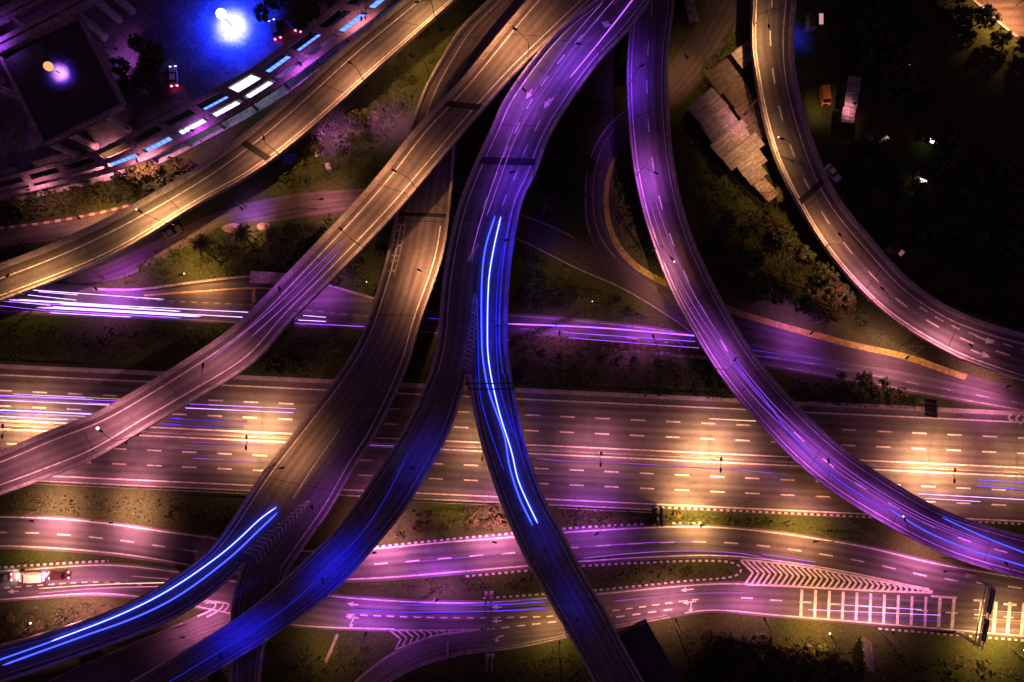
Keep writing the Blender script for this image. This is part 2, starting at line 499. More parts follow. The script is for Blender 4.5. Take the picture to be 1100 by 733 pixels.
def arrow(mb, tail, tip, z, w=0.16, head=0.55, hl=1.6, side=None):
    a, b = W(*tail, z), W(*tip, z); d = (b - a); l = d.length; d.normalize(); n = Vector((-d.y, d.x, 0))
    m = b - d * hl
    mb.face([a - n * w, m - n * w, m + n * w, a + n * w]); mb.face([m - n * head, b, m + n * head])
    if side:
        q = a + d * l * 0.35; s_ = n * side
        e = q + s_ * 1.6 + d * 0.4
        mb.face([q - d * w, e - d * w, e + d * w, q + d * w] if side < 0 else [q + d * w, e + d * w, e - d * w, q - d * w])
        t = e + s_ * 0.9
        mb.face([e + d * head, t, e - d * head] if side > 0 else [e - d * head, t, e + d * head])

def arrow_on(mb, rd, tail, tip, h=0.016, **kw):
    arrow(mb, tail, tip, rd.z_px(*tip) + h, **kw)

# ------------------------------------------------------------------ ground
def grid_sheet(name, x0, x1, y0, y1, z, mat, nx=1, ny=1):
    mb = MB()
    for i in range(nx):
        for j in range(ny):
            xa, xb = x0 + (x1 - x0) * i / nx, x0 + (x1 - x0) * (i + 1) / nx
            ya, yb = y0 + (y1 - y0) * j / ny, y0 + (y1 - y0) * (j + 1) / ny
            mb.face([(xa, ya, z), (xb, ya, z), (xb, yb, z), (xa, yb, z)])
    return tag(mb.build(name, mat), kind='structure')
grid_sheet('ground', -2500, 2500, -2500, 2500, -0.02, M['grass'])

def ground_road(name, rd, mat, z, lines=(), kerbs=()):
    mb = MB(); strip(mb, rd, ('F', 0), ('F', 1), 0, rd.len, z)
    o = mb.build(name, mat)
    tag(o, kind='structure')
    return o

# ------------------------------------------------------------------ roads on the ground
def line_y(a): return lambda x: a + 0.0465 * x
yt, yb = line_y(402.8), line_y(509.0)
XS = [-80, 100, 300, 550, 800, 1000, 1180]
highway = Road([(x, yt(x) - 9) for x in XS], [(x, yb(x) + 5) for x in XS], 0, n=80, ext=(400, 400))
hw = ground_road('highway', highway, M['asphalt'], 0.010)

service = Road([(-60, 297), (47, 303), (130, 311), (189, 315), (275, 319), (400, 331), (545, 336), (670, 347), (750, 358), (820, 370), (900, 384), (1000, 404), (1100, 424), (1160, 436)],
               [(-60, 336), (0, 337), (100, 341), (180, 345), (270, 350), (392, 354), (545, 368), (660, 377), (751, 386), (843, 398), (924, 413), (986, 424), (1100, 444), (1160, 455)], 0)
sv = ground_road('service_road', service, M['asphalt'], 0.014)

loop = Road([(775, -30), (757, 8), (727, 60), (690, 105), (655, 130), (632, 170), (627, 215), (632, 255), (650, 283), (690, 312), (730, 340), (780, 362), (850, 378), (900, 388), (1000, 405), (1100, 430), (1160, 442)],
            [(830, -20), (803, 13), (757, 84), (715, 125), (680, 145), (660, 175), (653, 215), (662, 256), (685, 284), (710, 298), (760, 320), (820, 341), (924, 369), (975, 380), (1038, 402), (1100, 417), (1160, 430)], 0)
lp = ground_road('loop_road', loop, M['asphalt_dark'], 0.018)

feeder = Road([(480, 200), (558, 229), (592, 242), (623, 258), (670, 290), (720, 325), (750, 350)],
              [(480, 232), (555, 258), (618, 289), (670, 312), (725, 345), (745, 360), (770, 372)], 0, ext=(0, 20))
fd = ground_road('feeder_road', feeder, M['asphalt_dark'], 0.022)

front = Road([(-60, 551), (0, 552.7), (52, 554), (110, 559), (180, 569), (240, 577), (300, 588), (350, 590), (402, 587), (475, 580), (550, 574.5), (610, 569), (700, 564), (755, 563), (820, 568), (870, 575), (930, 585), (1000, 602), (1050, 611), (1100, 619), (1160, 629)],
             [(-60, 592), (0, 590), (52, 592), (104, 596), (155, 602), (205, 611), (300, 625), (374, 626), (430, 623), (490, 618), (550, 613), (620, 607), (700, 602), (760, 600), (800, 602), (876, 612), (944, 625), (1000, 637), (1050, 640), (1100, 645), (1160, 653)], 0)
fr = ground_road('frontage_road', front, M['asphalt'], 0.010)

collector = Road([(-60, 613), (0, 611), (60, 607), (115, 604), (192, 612), (250, 622), (320, 632), (356, 638), (415, 642.5), (470, 645), (519, 645), (550, 643), (638, 636), (742, 626), (790, 624), (820, 626), (905, 630), (999, 636), (1100, 643), (1160, 651)],
                 [(-60, 651), (0, 647), (52, 643), (104, 640), (160, 645), (230, 658), (311, 674), (418, 678.5), (516, 680), (610, 681), (706, 667), (760, 657.5), (820, 662.5), (960, 674), (1100, 686), (1160, 691)], 0)
co = ground_road('collector_road', collector, M['asphalt'], 0.014)

exit_r = Road([(706, 655), (610, 668), (516, 676), (470, 681), (425, 698.6), (400, 715), (379, 733), (360, 752)],
              [(722, 664), (706, 667), (610, 686), (550, 698), (502, 703.5), (451, 717), (418, 735), (402, 755)], 0, ext=(0, 60))
ex = ground_road('exit_road', exit_r, M['asphalt'], 0.018)

slip = Road([(0, 765), (60, 727), (120, 700), (175, 677), (212, 661), (240, 648), (262, 636)],
            [(110, 765), (150, 740), (200, 712), (240, 692), (290, 677), (315, 672), (330, 668)], 0, ext=(60, 0))
sl = ground_road('slip_road', slip, M['asphalt'], 0.022)

side = Road([(-60, 258), (0, 247), (50, 241), (100, 232), (142, 222), (200, 190), (240, 165)],
            [(-60, 277), (0, 264), (60, 258), (120, 244), (150, 236), (215, 205), (255, 180)], 0, ext=(30, 0))
sd = ground_road('side_road', side, M['asphalt_old'], 0.010)
lane = Road([(60, 300), (110, 285), (160, 262), (200, 243), (240, 226), (300, 211), (340, 206), (400, 202), (460, 192)],
            [(80, 305), (130, 299), (170, 281), (210, 259), (240, 242), (300, 237), (400, 223), (460, 214), (500, 205)], 0, ext=(0, 30))
ln = ground_road('access_lane', lane, M['dirt_road'], 0.010)

mb = MB(); mb.prism([W(x, y)[:2] for x, y in ((930, -98), (1046, -2), (1062, 13), (1101, 45), (1330, 235), (1450, -60), (1200, -300))], -0.015, 0.010)
tr = tag(mb.build('estate_road', M['dirt_road']), kind='structure')
mb = MB(); pxkerb(mb, [(930, -95), (1046, 0.5), (1062, 15.5), (1101, 47.5), (1330, 238)], 0.5, 0, 0.22); mb.build_split('kerb', M['concrete'], tr)

def child(mb, name, mat, parent):
    if name in ('edge_line', 'kerb', 'bay_line'): return mb.build_split(name, mat, parent)
    return mb.build(name, mat, parent)

ZM = 0.034   # painted marks on the ground
# highway paint
mb = MB()
for a in (402.8, 451.6, 460.9, 509.0):
    f = line_y(a); mk = [(x, f(x)) for x in XS]
    pxline(mb, [(-500, f(-500)), (1600, f(1600))], 0.30, ZM)
child(mb, 'edge_line', M['white'], hw)
mb = MB()
for a, ph in ((419.6, 572), (436.2, 571), (476.4, 581.5), (492.6, 581.5)):
    f = line_y(a); x = ph - 37.8 * 29
    while x < 1700:
        pxline(mb, [(x - 7.7, f(x - 7.7)), (x + 7.7, f(x + 7.7))], 0.32, ZM)
        x += 37.8
child(mb, 'lane_marking', M['white'], hw)
# drain strip and gutter along the north edge, striped kerb in the south
mb = MB(); f = line_y(393.4)
pxline(mb, [(-500, f(-500)), (1600, f(1600))], 1.0, 0.030); child(mb, 'drain', M['concrete'], hw)
mb = MB(); f = line_y(514.8)
pxkerb(mb, [(-400, f(-400)), (200, f(200)), (700, f(700))], 0.35, 0.0, 0.16); child(mb, 'kerb', M['concrete'], hw)
mb = MB(); f = line_y(512.0)
pxkerb(mb, [(700, f(700)), (1000, f(1000)), (1500, f(1500))], 0.40, 0.0, 0.16); child(mb, 'kerb', M['kerb_bw'], hw)
# chevrons of the merge at the right margin
mb = MB()
for k in range(14):
    x = 1083 + k * 8; ym = 449 + 0.2 * (x - 1083)
    pxline(mb, [(x + 4, ym - 5), (x, ym)], 0.45, ZM); pxline(mb, [(x, ym), (x + 6, ym + 5)], 0.45, ZM)
child(mb, 'chevron', M['white'], hw)

# service road
mb = MB()
strip(mb, service, ('R', 0.5), ('R', 0.75), 0, service.len, ZM)
strip(mb, service, ('L', 0.5), ('L', 0.7), service.near(545, 340), service.near(740, 360), ZM)
child(mb, 'edge_line', M['white_worn'], sv)
mb = MB()
dashes(mb, service, ('L', 1.9), 1.3, 1.3, 0.22, service.near(140, 318), service.near(405, 335), ZM)
dashes(mb, service, ('F', 0.5), 3, 5, 0.2, service.near(560, 350), service.near(1150, 440), ZM)
child(mb, 'lane_marking', M['white_worn'], sv)
# bus bay
bay = MB()
bp = [(150, 314), (200, 308), (240, 303), (272, 299), (330, 301), (356, 309), (400, 322), (400, 333), (275, 321), (189, 318)]
bay.prism([W(x, y)[:2] for x, y in bp], -0.01, 0.026)
bb = bay.build('bus_bay', M['asphalt_old']); tag(bb, kind='structure')
mb = MB()
pxline(mb, [(155, 317.5), (215, 313), (272, 309.5), (300, 311)], 0.35, ZM)
pxline(mb, [(272.5, 310.5), (272.5, 325)], 0.7, ZM)
child(mb, 'bay_line', M['yellow'], bb)
mb = MB(); pxkerb(mb, [(100, 311), (150, 311), (205, 304), (272, 297), (330, 299), (358, 308), (402, 321)], 0.5, 0, 0.25); child(mb, 'kerb', M['concrete'], bb)

# loop road
mb = MB()
y0, y1 = loop.near(656, 175), loop.near(1038, 402)
strip(mb, loop, ('R', 0.05), ('R', 1.45), y0, y1, ZM)
child(mb, 'painted_verge', M['yellow_dull'], lp)
mb = MB()
strip(mb, loop, ('L', 0.3), ('L', 0.5), loop.near(700, 100), loop.near(630, 250), ZM)
strip(mb, loop, ('L', 2.4), ('L', 2.55), loop.near(665, 128), loop.near(650, 285), ZM)
strip(mb, feeder, ('L', 0.2), ('L', 0.4), 0, feeder.near(622, 262), ZM)
strip(mb, feeder, ('R', 0.2), ('R', 0.45), 0, feeder.near(735, 350), ZM)
child(mb, 'edge_line', M['white_worn'], lp)

# frontage road
mb = MB()
strip(mb, front, ('L', 0.45), ('L', 0.72), 0, front.len, ZM)
strip(mb, front, ('R', 0.60), ('R', 0.90), 0, front.near(1000, 620), ZM)
child(mb, 'edge_line', M['white'], fr)
mb = MB(); dashes(mb, front, ('F', 0.51), 3.1, 4.1, 0.30, 0, front.len, ZM, phase=1.2)
child(mb, 'lane_marking', M['white'], fr)
mb = MB()
pxkerb(mb, [(400, 588), (475, 580), (550, 573), (610, 567.5), (700, 562.5), (755, 561.5)], 0.40, 0, 0.16)
child(mb, 'kerb', M['kerb_bw'], fr)

# collector road
mb = MB()
strip(mb, collector, ('L', 0.45), ('L', 0.72), 0, collector.near(905, 635), ZM)
strip(mb, collector, ('R', 0.45), ('R', 0.72), 0, collector.near(418, 670), ZM)
strip(mb, collector, ('R', 0.45), ('R', 0.72), collector.near(740, 655), collector.len, ZM)
child(mb, 'edge_line', M['white'], co)
mb = MB()
c = collector
dashes(mb, c, ('F', 0.58), 1.3, 1.2, 0.28, 0, c.near(150, 625), ZM)
dashes(mb, c, ('F', 0.54), 1.6, 1.4, 0.28, c.near(375, 660), c.near(760, 645), ZM)
dashes(mb, c, ('F', 0.50), 2.7, 3.9, 0.28, c.near(800, 645), c.near(1090, 665), ZM)
for i in range(7):
    x = 522 + i * 16.6; y = 676.5 - i * 1.9 - max(0, i - 4) * 0.8
    pxline(mb, [(x, y), (x + 9, y - 0.9)], 0.3, ZM + 0.004)
for i in range(4):
    x = 662 + i * 17; y = 663 - i * 2.4
    pxline(mb, [(x, y), (x + 9, y - 1.1)], 0.34, ZM + 0.004)
child(mb, 'lane_marking', M['white'], co)
mb = MB()
for tail, tip, sidef in (((385, 650), (373, 648.5), None), ((385, 664), (371, 662), 1), ((539, 652.5), (528, 652.5), None), ((539, 667), (528, 667.5), None),
                         ((745, 633), (731, 634.5), None), ((748, 646), (733, 648), 1), ((20, 635.3), (8, 635.7), None)):
    arrow(mb, tail, tip, ZM + 0.002, w=0.14, head=0.55, hl=1.3, side=sidef)
for pts in (((541, 683), (535, 684.5), (533, 689)),):
    pxline(mb, pts, 0.34, ZM + 0.004)
arrow(mb, (534.5, 685), (533, 690.5), ZM + 0.008, w=0.1, head=0.6, hl=0.7)
child(mb, 'arrow', M['white'], co)
# merge hatching between the two roads
def gore(mb, top, bot, n, z, w=0.5, bend=6.0, lead=7.0):
    """chevrons pointing along the traffic between two boundary lines; top and bot are functions of t in 0..1"""
    for k in range(n):
        t = (k + 0.5) / n
        a, b = top(t), bot(t)
        mx, my = (a[0] + b[0]) / 2 + bend, (a[1] + b[1]) / 2
        h = b[1] - a[1]
        s = max(0.12, min(1, abs(h) / 30))
        mx = (a[0] + b[0]) / 2 + bend * s
        pxline(mb, [(a[0] - lead * s * 0.6, a[1] + 0.5), (mx, my)], w, z); pxline(mb, [(mx, my), (b[0] - lead * s * 0.6, b[1] - 0.5)], w, z + 0.003)
mb = MB()
tl = [(797, 601.5), (830, 604.5), (876, 611), (944, 624), (1002, 635.5)]
bl = [(802, 628.5), (830, 629), (876, 631.5), (944, 635), (1002, 637)]
def lerp_poly(P):
    def f(t):
        x = P[0][0] + (P[-1][0] - P[0][0]) * t
        for i in range(len(P) - 1):
            if x <= P[i + 1][0] + 1e-6:
                u = (x - P[i][0]) / (P[i + 1][0] - P[i][0]); return (x, P[i][1] * (1 - u) + P[i + 1][1] * u)
        return P[-1]
    return f
gore(mb, lerp_poly(tl), lerp_poly(bl), 32, ZM + 0.006, w=0.46, bend=7, lead=9)
pxline(mb, tl, 0.42, ZM + 0.012); pxline(mb, bl, 0.42, ZM + 0.012)
child(mb, 'chevron', M['white'], co)
mb = MB()
tl2 = [(418, 677), (440, 677), (470, 677), (516, 676.3)]; bl2 = [(424, 698), (440, 692), (470, 682.5), (516, 676.9)]
gore(mb, lerp_poly(tl2), lerp_poly(bl2), 13, ZM + 0.006, w=0.36, bend=9, lead=6)
pxline(mb, tl2, 0.3, ZM + 0.012); pxline(mb, bl2, 0.3, ZM + 0.012)
child(mb, 'chevron', M['white_worn'], co)
# rumble bars across the road at the right
mb = MB()
for i in range(10):
    x = 861.5 + i * 14.8; y = 633.2 + i * 0.9; y2 = 662.0 + i * 1.25
    pxline(mb, [(x, y), (x - 1.2, y2)], 0.62, ZM + 0.015)
for x, ya, yb2, d in ((1010, 641, 674, 2), (1025, 642, 676, 2.5), (1054.5, 645, 679, 3), (1070, 646.5, 680.5, 3), (1085, 647, 682, 3), (1100, 648, 684, 3), (1115, 649, 686, 3)):
    pxline(mb, [(x, ya), (x - d, yb2)], 0.75, ZM + 0.015)
pxline(mb, [(1000, 640.5), (1028, 642.5)], 0.5, ZM + 0.011); pxline(mb, [(1046, 645), (1058, 645.5)], 0.5, ZM + 0.011); pxline(mb, [(1078, 649), (1092, 650)], 0.5, ZM + 0.011)
child(mb, 'rumble_bar', M['white'], co)
mb = MB()
pxkerb(mb, [(-40, 611.5), (0, 609.5), (60, 605.5), (117, 602.5)], 0.45, 0, 0.16)
pxkerb(mb, [(940, 675), (1000, 680), (1100, 688), (1160, 693)], 0.4, 0, 0.16)
child(mb, 'kerb', M['kerb_bw'], co)
# exit road
mb = MB()
strip(mb, exit_r, ('R', 0.35), ('R', 0.62), 0, exit_r.len, ZM); strip(mb, exit_r, ('R', 1.2), ('R', 1.4), 0, exit_r.len, ZM)
strip(mb, exit_r, ('L', 0.3), ('L', 0.55), exit_r.near(440, 700), exit_r.len, ZM)
child(mb, 'edge_line', M['white_worn'], ex)
# slip road
mb = MB()
strip(mb, slip, ('L', 0.4), ('L', 0.65), 0, slip.near(225, 665), ZM)
child(mb, 'edge_line', M['white_worn'], sl)
mb = MB()
pxline(mb, [(220, 648), (233, 646.5), (240, 649), (236, 655), (222, 663)], 0.35, ZM); pxline(mb, [(226, 648), (240, 647.5), (246, 650), (240, 657)], 0.35, ZM + 0.003)
pxline(mb, [(214, 646), (226, 645.5), (232, 650), (226, 656), (212, 662)], 0.35, ZM + 0.006)
child(mb, 'chevron', M['white'], sl)
mb = MB(); pxkerb(mb, [(-20, 248.5), (0, 245.5), (50, 239.5), (100, 230.5), (142, 220.5)], 0.6, 0, 0.2); child(mb, 'kerb', M['kerb_rw'], sd)

# grass island between the frontage and the collector road
isl = [(390, 632), (440, 627), (497, 619.5), (540, 615.5), (620, 608.5), (700, 604), (760, 602.5), (785, 604), (796, 609), (795, 616), (780, 620.5), (742, 623.5), (638, 634), (550, 640.5), (519, 642.5), (440, 641), (400, 637)]
P = dense(isl + [isl[0]], 120, 0, 0, 2)
mb = MB(); mb.prism([W(p.x, p.y)[:2] for p in P[:-1]], -0.01, 0.14)
io = mb.build('grass_island', M['grass']); tag(io, kind='structure')
mb = MB(); pxkerb(mb, isl[2:15], 0.42, 0, 0.17); child(mb, 'kerb', M['kerb_bw'], io)
mb = MB()   # plastered retaining wall where the island drops away
def wall_px(mb, pts, t, z0, z1):
    Q = dense(pts, 10 * len(pts), 0, 0, 2); Q = [W(p.x, p.y) for p in Q]
    for i in range(len(Q) - 1):
        d = (Q[i + 1] - Q[i]); l = d.length; a = math.atan2(d.y, d.x); c_ = (Q[i] + Q[i + 1]) / 2
        mb.box((c_.x, c_.y, (z0 + z1) / 2), (l + 0.02, t, z1 - z0), a)

# ------------------------------------------------------------------ flyovers
def deck_mesh(rd, d0=0, d1=None):
    mb = MB(); strip(mb, rd, ('F', 0), ('F', 1), d0, rd.len if d1 is None else d1, 0.0); return mb

def girder_mesh(rd):
    mb = MB()
    pr = [(('F', 0), -0.02), (('F', 0), -0.38), (('L', 1.3), -0.62), (('L', 1.9), -1.9), (('R', 1.9), -1.9), (('R', 1.3), -0.62), (('F', 1), -0.38), (('F', 1), -0.02)]
    sweep(mb, rd, pr, 0, rd.len)
    return mb

def parapet_mesh(rd, side, w=0.38, h=0.95, d0=0, d1=None):
    """safety-shaped concrete barrier on the deck edge"""
    mb = MB(); k = side
    pr = [((k, -0.10), -0.42), ((k, -0.10), h), ((k, w * 0.72), h), ((k, w), 0.30), ((k, w + 0.06), 0.0), ((k, w + 0.06), -0.03)]
    sweep(mb, rd, pr, d0, rd.len if d1 is None else d1)
    return mb

def pier(root, px, py, ztop, along, width=3.0):
    c = W(px, py, ztop - 1.9)
    mb = MB(); n = 20
    a = math.atan2(along.y, along.x)
    ring = []
    for z, s in ((-0.3, 1.0), (c.z - 1.6, 1.0), (c.z - 1.2, 1.15)):
        ring.append([Vector((c.x + math.cos(a) * 0.75 * s * math.cos(t) - math.sin(a) * 1.1 * s * math.sin(t),
                             c.y + math.sin(a) * 0.75 * s * math.cos(t) + math.cos(a) * 1.1 * s * math.sin(t), z)) for t in [2 * math.pi * i / n for i in range(n)]])
    for r0, r1 in zip(ring, ring[1:]):
        for i in range(n): mb.face([r0[i], r0[(i + 1) % n], r1[(i + 1) % n], r1[i]])
    mb.face(ring[-1])
    p = mb.build('pier', M['girder'], root)
    cb = MB(); cb.box((c.x, c.y, c.z - 0.6), (1.9, width, 1.19), a)
    cb.build('pier_cap', M['girder'], p)
    return p

def flyover(name, label, roads, parapets, lines, piers, dark_bars=(), mat='deck', extra=None):
    rd0 = roads[0]
    root = empty(name, (0, 0, 0), label, 'flyover', 'flyovers of the interchange')
    for rd in roads:
        deck_mesh(rd).build('deck', M[mat], root)
        girder_mesh(rd).build('girder', M['girder'], root)
    for rd, sd_, w, h in parapets:
        parapet_mesh(rd, sd_, w, h).build('parapet', M['concrete'], root)
    for nm, mb, mt in lines:
        child(mb, nm, M[mt], root)
    for px, py, rd, wd in piers:
        d = rd.near(px, py); al = (rd.at(min(d + 1, rd.len), ('F', .5)) - rd.at(max(d - 1, 0), ('F', .5)))
        pier(root, px, py, rd.z_px(px, py), al, wd)
    for rd in roads:
        d = 9.0
        while d < rd.len - 3:
            mb = MB(); strip(mb, rd, ('L', 0.5), ('R', 0.5), d - 0.07, d + 0.07, 0.007); mb.build('deck_seam', M['joint'], root); d += 21.0
    for rd, px, py, w in dark_bars:
        d = rd.near(px, py); mb = MB(); strip(mb, rd, ('L', 0.5), ('R', 0.5), d - w / 2, d + w / 2, 0.016)
        mb.build('dark_bar', M['joint'], root)  # wide dark bar laid across the deck
    return root

def elines(rd, l, r, w=0.26, d0=0, d1=None, h=0.010):
    mb = MB(); d1 = rd.len if d1 is None else d1
    if l: strip(mb, rd, ('L', l), ('L', l + w), d0, d1, h)
    if r: strip(mb, rd, ('R', r + w), ('R', r), d0, d1, h)
    return mb

# R1: upper left
r1 = Road([(-60, 304), (0, 285), (78, 254), (148, 219), (215, 180), (270, 140), (317, 100), (368.5, 54), (436, 0), (470, -28)],
          [(-60, 345), (0, 324), (117, 277), (215, 219), (275, 185), (332, 141), (402, 78), (490, 0), (525, -32)], [(0, 7.0), (1, 8.5)])
flyover('flyover', 'golden single-lane flyover ramp across the top left corner of the interchange', [r1],
        [(r1, 'L', 0.95, 0.9), (r1, 'R', 0.5, 0.9)],
        [('edge_line', elines(r1, 2.6, 1.05), 'white')],
        [(60, 283, r1, 5), (165, 230, r1, 5), (262, 166, r1, 5), (350, 92, r1, 5), (440, 18, r1, 5)],
        [(r1, 277, 163, 1.5)])
# R2: long diagonal
r2 = Road([(-60, 506), (0, 486), (52, 463.7), (104, 444), (145, 421), (181.5, 399), (241, 360), (270, 335), (335, 268), (381.5, 219), (415, 180), (446, 140), (493, 91), (550, 21), (568.5, 0), (590, -25)],
          [(-60, 552), (0, 532), (52, 513), (104, 492), (155.6, 461), (207, 431), (275, 388.5), (309, 348.5), (361, 296.7), (425.6, 229), (467, 180), (503, 137), (550, 83), (592, 41.5), (638, -2), (662, -26)],
          [(0, 9.0), (0.35, 10.5), (0.6, 13.5), (1, 13.5)])
flyover('flyover', 'long pink-grey flyover running diagonally from the left margin up to the top', [r2],
        [(r2, 'L', 0.85, 0.95), (r2, 'R', 0.8, 0.9)],
        [('edge_line', elines(r2, 1.9, 1.9), 'white')],
        [(60, 488, r2, 6), (225, 398, r2, 6), (300, 340, r2, 6), (395, 232, r2, 6), (560, 45, r2, 6)],
        [(r2, 500, 112, 1.6)])
# R4: fork over the highway, left of the centre
r4 = Road([(548, -26), (526.7, 0), (495.6, 31), (477, 60), (456.7, 96), (449, 117), (441, 140), (434, 180), (430, 205), (425.6, 229), (418, 271), (405, 317), (386.7, 366.7), (358, 412), (322, 458.5), (285.6, 505), (262, 540), (240, 573), (222, 594)],
          [(592, -26), (570, 0), (540, 31), (520, 60), (503, 90), (495, 117), (490, 140), (487, 180), (482.6, 232), (475, 278.5), (451.5, 346), (438.5, 392), (405, 464), (384, 497), (355.6, 546.7), (332, 580), (309, 613)],
          [(0, 6.5), (0.35, 6.5), (0.6, 7.5), (1, 7.5)], ext=(60, 0))
r4a = Road([(222, 594), (202, 610), (155.6, 639), (109, 660), (52, 679), (0, 693), (-60, 706)], [(263, 604.5), (249, 621), (220, 644), (181.5, 667), (130, 688), (65, 711.5), (0, 733), (-60, 752)], 7.5, n=80, ext=(0, 60))
r4b = Road([(263, 604.5), (256, 625), (251, 650), (249, 690), (249, 719), (248, 745)], [(309, 613), (300, 635), (291, 665), (284, 693), (281, 715), (278, 745)], [(0, 7.5), (1, 5.5)], n=70, ext=(0, 60))
chev = MB()
for k in range(15):
    t = k / 14; x = 330 - 58 * t; y = 540 + 58 * t; s = 2.5 + 8.5 * t
    ux, uy = -0.707, 0.707; nx, ny = 0.75, 0.66
    z = r4.z_px(x, y) + 0.012
    for sg in (-1, 1):
        pxline(chev, [(x + nx * s * sg + 3 * ux, y + ny * s * sg + 3 * uy), (x - 3 * ux, y - 3 * uy)], 0.30, z + (0.003 if sg > 0 else 0))
ladder = MB()
for k in range(9):
    t = k / 8; d = r4.near(433 - 14 * t, 222 + 62 * t)
    strip(ladder, r4, ('L', 0.6), ('L', 2.3), d, d + 0.35, 0.012)
strip(ladder, r4, ('L', 2.3), ('L', 2.5), r4.near(445, 215), r4.near(425, 290), 0.015)
l4 = elines(r4, 1.3, 1.5, d0=r4.near(455, 240)); strip(l4, r4, ('L', 2.2), ('L', 2.4), 0, r4.near(460, 130), 0.010)
mid = MB(); dd0, dd1 = r4.near(365, 465), r4.near(318, 540)
strip(mid, r4, ('F', 0.50), ('F', 0.52), dd0, dd1, 0.010)
l4b = elines(r4b, 1.0, 1.0); l4a = elines(r4a, 1.2, 1.2)
f4 = flyover('flyover', 'brown forked flyover left of the centre that splits above the lower roads', [r4, r4a, r4b],
        [(r4, 'L', 0.55, 0.95), (r4, 'R', 0.55, 0.95), (r4a, 'L', 0.45, 0.95), (r4a, 'R', 0.45, 0.95), (r4b, 'L', 0.4, 0.95), (r4b, 'R', 0.45, 0.95)],
        [('edge_line', l4, 'white'), ('edge_line', l4a, 'white_worn'), ('edge_line', l4b, 'white_worn'), ('chevron', chev, 'white_worn'), ('ladder_marking', ladder, 'white_worn'), ('lane_marking', mid, 'white_worn')],
        [(475, 110, r4, 5), (452, 260, r4, 8), (412, 376, r4, 8), (335, 525, r4, 9), (190, 640, r4a, 5), (60, 696, r4a, 5), (268, 700, r4b, 4)],
        [(r4, 462, 231, 0.8)])
# R5: the tall fork in the centre
Z5 = 13.5
r5 = Road([(665, -22), (641, 0), (599.6, 33.7), (568.5, 70), (540, 111.5), (529, 137), (506, 187), (490, 232), (477, 297), (470, 370), (462, 402)],
          [(722, -25), (700.7, 0), (677, 31), (643.7, 67), (610, 114), (589, 150), (574, 190), (563, 211), (553, 252.6), (546.5, 309.6), (545, 370), (549, 402)], Z5, ext=(60, 0))
r5a = Road([(462, 402), (449, 433), (425.6, 476.7), (399.6, 515.6), (381.5, 543), (357, 573), (322, 607), (280, 645), (246, 670), (194.5, 701), (140, 733), (90, 762)],
           [(502.5, 402), (495.6, 425), (485, 458.5), (469.6, 489.6), (451.5, 521), (436, 546.7), (415, 573), (386.7, 606), (361, 632), (329.6, 657), (296, 681), (246, 711.5), (206, 735), (160, 762)], [(0, Z5), (1, 12.0)], n=110, ext=(0, 60))
r5b = Road([(503.5, 402), (507, 430), (516, 471.5), (529, 514), (542, 549), (566, 602.6), (592, 648), (615, 688), (638.5, 733), (650, 757)],
           [(549, 402), (555.6, 438), (566, 484.5), (580, 525), (592, 550), (607, 577), (628, 618), (651.5, 657), (664.5, 684), (692, 733), (705, 757)], [(0, Z5), (0.35, Z5), (1, 9.0)], n=110, ext=(0, 60))
l5 = MB()
strip(l5, r5, ('L', 1.35), ('L', 1.62), 0, r5.len, 0.010); strip(l5, r5, ('R', 1.75), ('R', 1.5), 0, r5.len, 0.010)
d5 = MB()
dashes(d5, r5, ('F', 0.40), 2.4, 3.2, 0.24, 0, r5.near(520, 300), 0.010)
dashes(d5, r5, ('F', 0.70), 2.4, 3.2, 0.24, r5.near(590, 110), r5.near(525, 240), 0.010)
ch5 = MB()
for k in range(17):
    t = k / 16; y = 318 + 78 * t; x = 509.5 - 10 * t * t - 1 * t; s = 1.5 + 6.0 * t
    for sg in (-1, 1):
        pxline(ch5, [(x + s * sg, y + 2.5), (x, y - 2.5)], 0.30, Z5 + (0.012 if sg < 0 else 0.015))
a5 = MB()
for tail, tip in (((571.5, 96), (565, 107)), ((591, 106), (584, 117)), ((514, 262), (502, 282))):
    arrow_on(a5, r5, tail, tip, w=0.15, head=0.55, hl=1.5)
arrow_on(a5, r5, (652, 23), (650, 30), w=0.5, head=1.2, hl=1.0)
l5a = elines(r5a, 1.2, 1.3); l5b = elines(r5b, 1.2, 1.3)
f5 = flyover('flyover', 'tall forked flyover washed in deep blue light through the centre', [r5, r5a, r5b],
        [(r5, 'L', 0.6, 1.0), (r5, 'R', 0.75, 1.0), (r5a, 'L', 0.5, 1.0), (r5a, 'R', 0.5, 1.0), (r5b, 'L', 0.5, 1.0), (r5b, 'R', 0.5, 1.0)],
        [('edge_line', l5, 'white'), ('lane_marking', d5, 'white'), ('chevron', ch5, 'white_worn'), ('arrow', a5, 'white'), ('edge_line', l5a, 'white_worn'), ('edge_line', l5b, 'white_worn')],
        [(605, 88, r5, 8), (528, 230, r5, 8), (508, 385, r5, 9), (452, 492, r5a, 5), (310, 647, r5a, 5), (200, 716, r5a, 5), (566, 545, r5b, 5), (640, 690, r5b, 5)],
        [(r5, 543, 172, 1.6)])
mb = MB(); mb.prism([W(x, y, 9.6)[:2] for x, y in ((664.5, 684), (695.6, 669), (731, 733), (748, 765), (707, 765), (692, 733))], 7.5, 9.62)
mb.build('deck_widening', M['dark_roof'], f5)
gp = MB()      # gantry frame that spans the right fork at the nose
d = r5b.near(528, 410)
